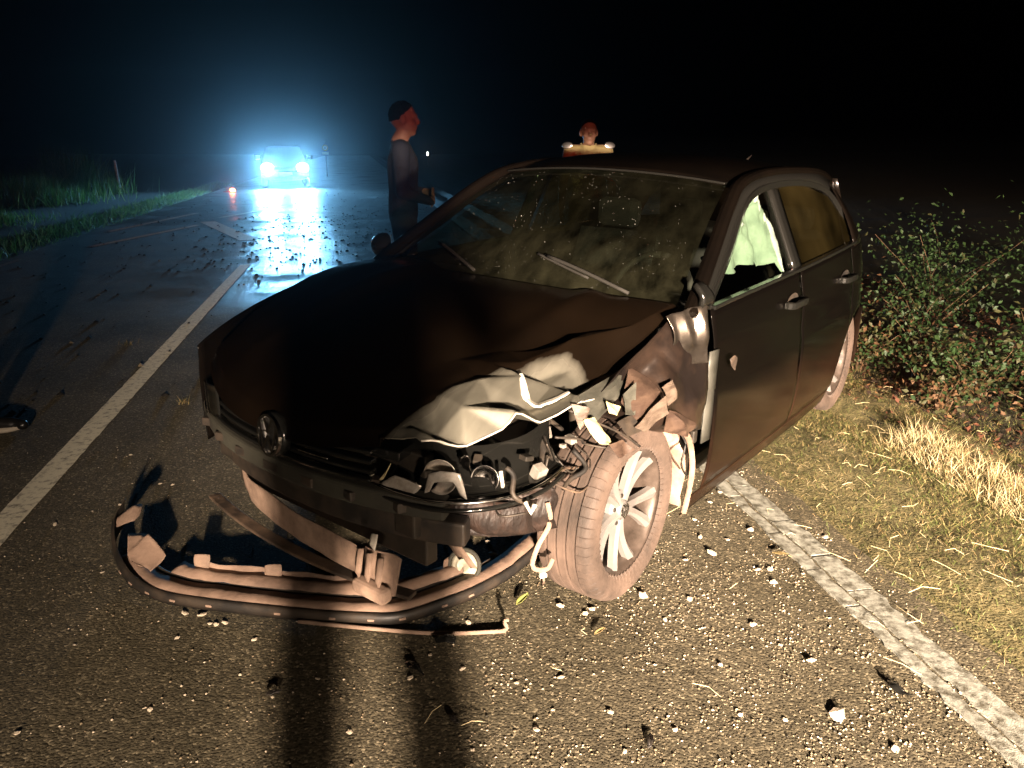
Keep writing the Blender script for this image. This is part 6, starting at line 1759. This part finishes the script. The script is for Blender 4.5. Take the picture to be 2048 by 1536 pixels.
    if hair:
        bm = bmesh.new(); bmesh.ops.create_uvsphere(bm, u_segments=72, v_segments=56, radius=1.0)
        kill = []
        for v in bm.verts:
            if v.co.z < -0.30 + 0.95 * max(0, v.co.y + 0.25) - 0.25 * max(0, -v.co.y - 0.4): kill.append(v)
        bmesh.ops.delete(bm, geom=kill, context='VERTS')
        for v in bm.verts:
            n_ = 1 + 0.05 * noise.noise(v.co * 4)
            v.co = hc + RH @ (Vector((v.co.x * .080 * n_, v.co.y * .099 * n_ - .013, v.co.z * .103 * n_ + .022)) * K)
        bm_obj('hair', bm, hairm, o, solid=0.004)
    return o, D, hc
navy = pm('navy_jacket', (0.008, 0.011, 0.022), 0.85, bump=0.9, bscale=9)
dkjean = pm('dark_trousers', (0.016, 0.016, 0.022), 0.85, bump=0.2, bscale=60)
shoeb = pm('black_shoe', (0.012, 0.011, 0.010), 0.35)
yel = pm('pale_yellow_shirt', (0.30, 0.25, 0.11), 0.8, bump=0.7, bscale=10)
darkt = pm('charcoal_shirt', (0.02, 0.022, 0.02), 0.85, bump=0.15, bscale=40)

# man standing beyond the bonnet, in profile, forearm raised with a phone
p1, D1, hc1 = person((-0.84, 6.1, 0), R(-80), 1.82, dict(er=(.235, -.01, 1.12), wr=(.12, .20, 1.05), el=(-.23, -.01, 1.12), wl=(-.08, .20, 1.10)), 'person in dark navy shirt standing beyond the bonnet, seen in profile with forearms folded', navy, dkjean, shoeb,
                     hands={'r': ((-.9, .3, .2), (0, -1, 0), 0.6), 'l': ((.9, .3, .1), (0, -1, 0), 0.6)})
dl = empty('distant_lamp', (-6.28, 60.0, ground_z(-6.28, 60.0))); tag(dl, 'tiny white light far down the road, right of the person in navy', 'lamp')
tube('post', [(0, 0, -0.2), (0, 0, 0.72)], 0.03, plastic, dl, seg=8)
bm = bmesh.new(); bmesh.ops.create_icosphere(bm, subdivisions=2, radius=1.0, matrix=Matrix.Translation((0, 0, 0.78)) @ Matrix.Diagonal((0.07, 0.05, 0.15, 1)))
bm_obj('lamp_glass', bm, pm('distant_lamp_glow', (1, 1, 1), 0.3, emit=((1, 0.95, 0.88), 10.0)), dl)
# officer behind the car
p2, D2, hc2 = person((0.75, 7.95, 0), R(176), 1.78, dict(nt=(0, .016, 1.475)), 'person in pale yellow shirt with bright reflective shoulder patches behind the car roof', yel, dkjean, shoeb, head_yaw=R(8), sleeve='short')
for s, n_ in ((-1, 'l'), (1, 'r')):
    bm = bmesh.new(); bmesh.ops.create_uvsphere(bm, u_segments=20, v_segments=10, radius=1.0)
    c = D2['s' + n_] + Vector((s * 0.030, 0.050, 0.058))
    for v in bm.verts:
        q = Matrix.Rotation(R(-74), 3, 'X') @ Matrix.Rotation(s * R(18), 3, 'Y') @ Vector((v.co.x * 0.056, v.co.y * 0.034, v.co.z * 0.008)); v.co = c + q
    bm_obj('shoulder_patch', bm, retro, p2)
bm = bmesh.new()
cpts = [D2['nb'] + Vector((0.075 * math.cos(a), 0.012 + 0.075 * math.sin(a), 0.012 - 0.028 * max(0, math.sin(a)))) for a in np.linspace(0, 2 * math.pi, 25)]
bm.free()
bar('collar', cpts, 0.012, 0.045, yel, p2)
# bystander at the left edge: only a shoe and the edge of an arm are in view
p3, D3, hc3 = person((-2.93, 3.86, 0), R(-86), 1.75, dict(er=(.22, -.06, 1.12), wr=(.22, -.04, .86), el=(-.22, -.05, 1.12), wl=(-.22, -.02, .86), al=(-.11, .03, .085), tl=(-.125, .195, .035), kl=(-.105, .06, .50), tr=(.125, .13, .035)), 'person in dark clothes cut off by the left edge, black shoe in view', darkt, dkjean, shoeb)
solem = pm('pale_shoe_sole', (0.45, 0.40, 0.32), 0.7)
for n_ in ('l', 'r'):
    a, t = D3['a' + n_], D3['t' + n_]; d = Vector((t.x - a.x, t.y - a.y, 0)); L_ = d.length; d.normalize(); s = Vector((d.y, -d.x, 0)); V = []
    n = 28
    c0 = Vector((a.x, a.y, 0)) + d * 0.07
    for z, g_ in ((0.001, 0.97), (0.022, 1.0)):
        for k in range(n):
            q = 2 * math.pi * k / n; V.append(c0 + d * (0.158 * math.cos(q)) * g_ + s * (0.052 * math.sin(q) * (1 + 0.15 * math.cos(q))) * g_ + Vector((0, 0, z + 0.010 * max(0, math.cos(q)) ** 3)))
    F = [(k, (k + 1) % n, n + (k + 1) % n, n + k) for k in range(n)] + [tuple(range(n))[::-1], tuple(range(n, 2 * n))]
    mk('shoe_sole', V, F, solem, p3)
# the photographer, standing where the camera is held: the legs throw the two shadows down the road
p4, D4, hc4 = person((0.055, -0.42, 0), R(6), 1.70, dict(hl=(-.10, 0, .92), hr=(.10, 0, .92), kl=(-.115, .02, .5), kr=(.115, .02, .5), al=(-.12, -.02, .085), ar=(.12, -.02, .085), tl=(-.14, .13, .035), tr=(.14, .13, .035), el=(-.25, .05, 1.17), er=(.25, .05, 1.17), wl=(-.10, .27, 1.36), wr=(.10, .27, 1.36)), 'photographer in dark clothes behind the camera, whose legs shadow the road', darkt, dkjean, shoeb,
                     hands={'l': ((.25, .15, .95), (.9, .2, -.2), .4), 'r': ((-.25, .15, .95), (-.9, .2, -.2), .4)})

# ================================================================== night haze that the headlamps light up
def haze(dens, aniso):
    bm = bmesh.new(); bmesh.ops.create_cube(bm, size=1.0)
    M = Matrix.Translation((-6, 28, 5.0)) @ Matrix.Rotation(math.atan2(ROAD_DIR.y, ROAD_DIR.x) - math.pi / 2, 4, 'Z') @ Matrix.Diagonal((230, 230, 16, 1))
    bmesh.ops.transform(bm, matrix=M, verts=bm.verts)
    m = bpy.data.materials.new('haze'); m.use_nodes = True; nt = m.node_tree
    for n in list(nt.nodes):
        if n.type == 'BSDF_PRINCIPLED': nt.nodes.remove(n)
    pv = nt.nodes.new('ShaderNodeVolumePrincipled')
    pv.inputs['Color'].default_value = (0.85, 0.93, 1.0, 1); pv.inputs['Density'].default_value = dens; pv.inputs['Anisotropy'].default_value = aniso
    out = [n for n in nt.nodes if n.type == 'OUTPUT_MATERIAL'][0]
    nt.links.new(pv.outputs[0], out.inputs['Volume'])
    o = bm_obj('haze', bm, m, smooth=False); tag(o, kind='stuff')
haze(HAZE_DENS, HAZE_G)
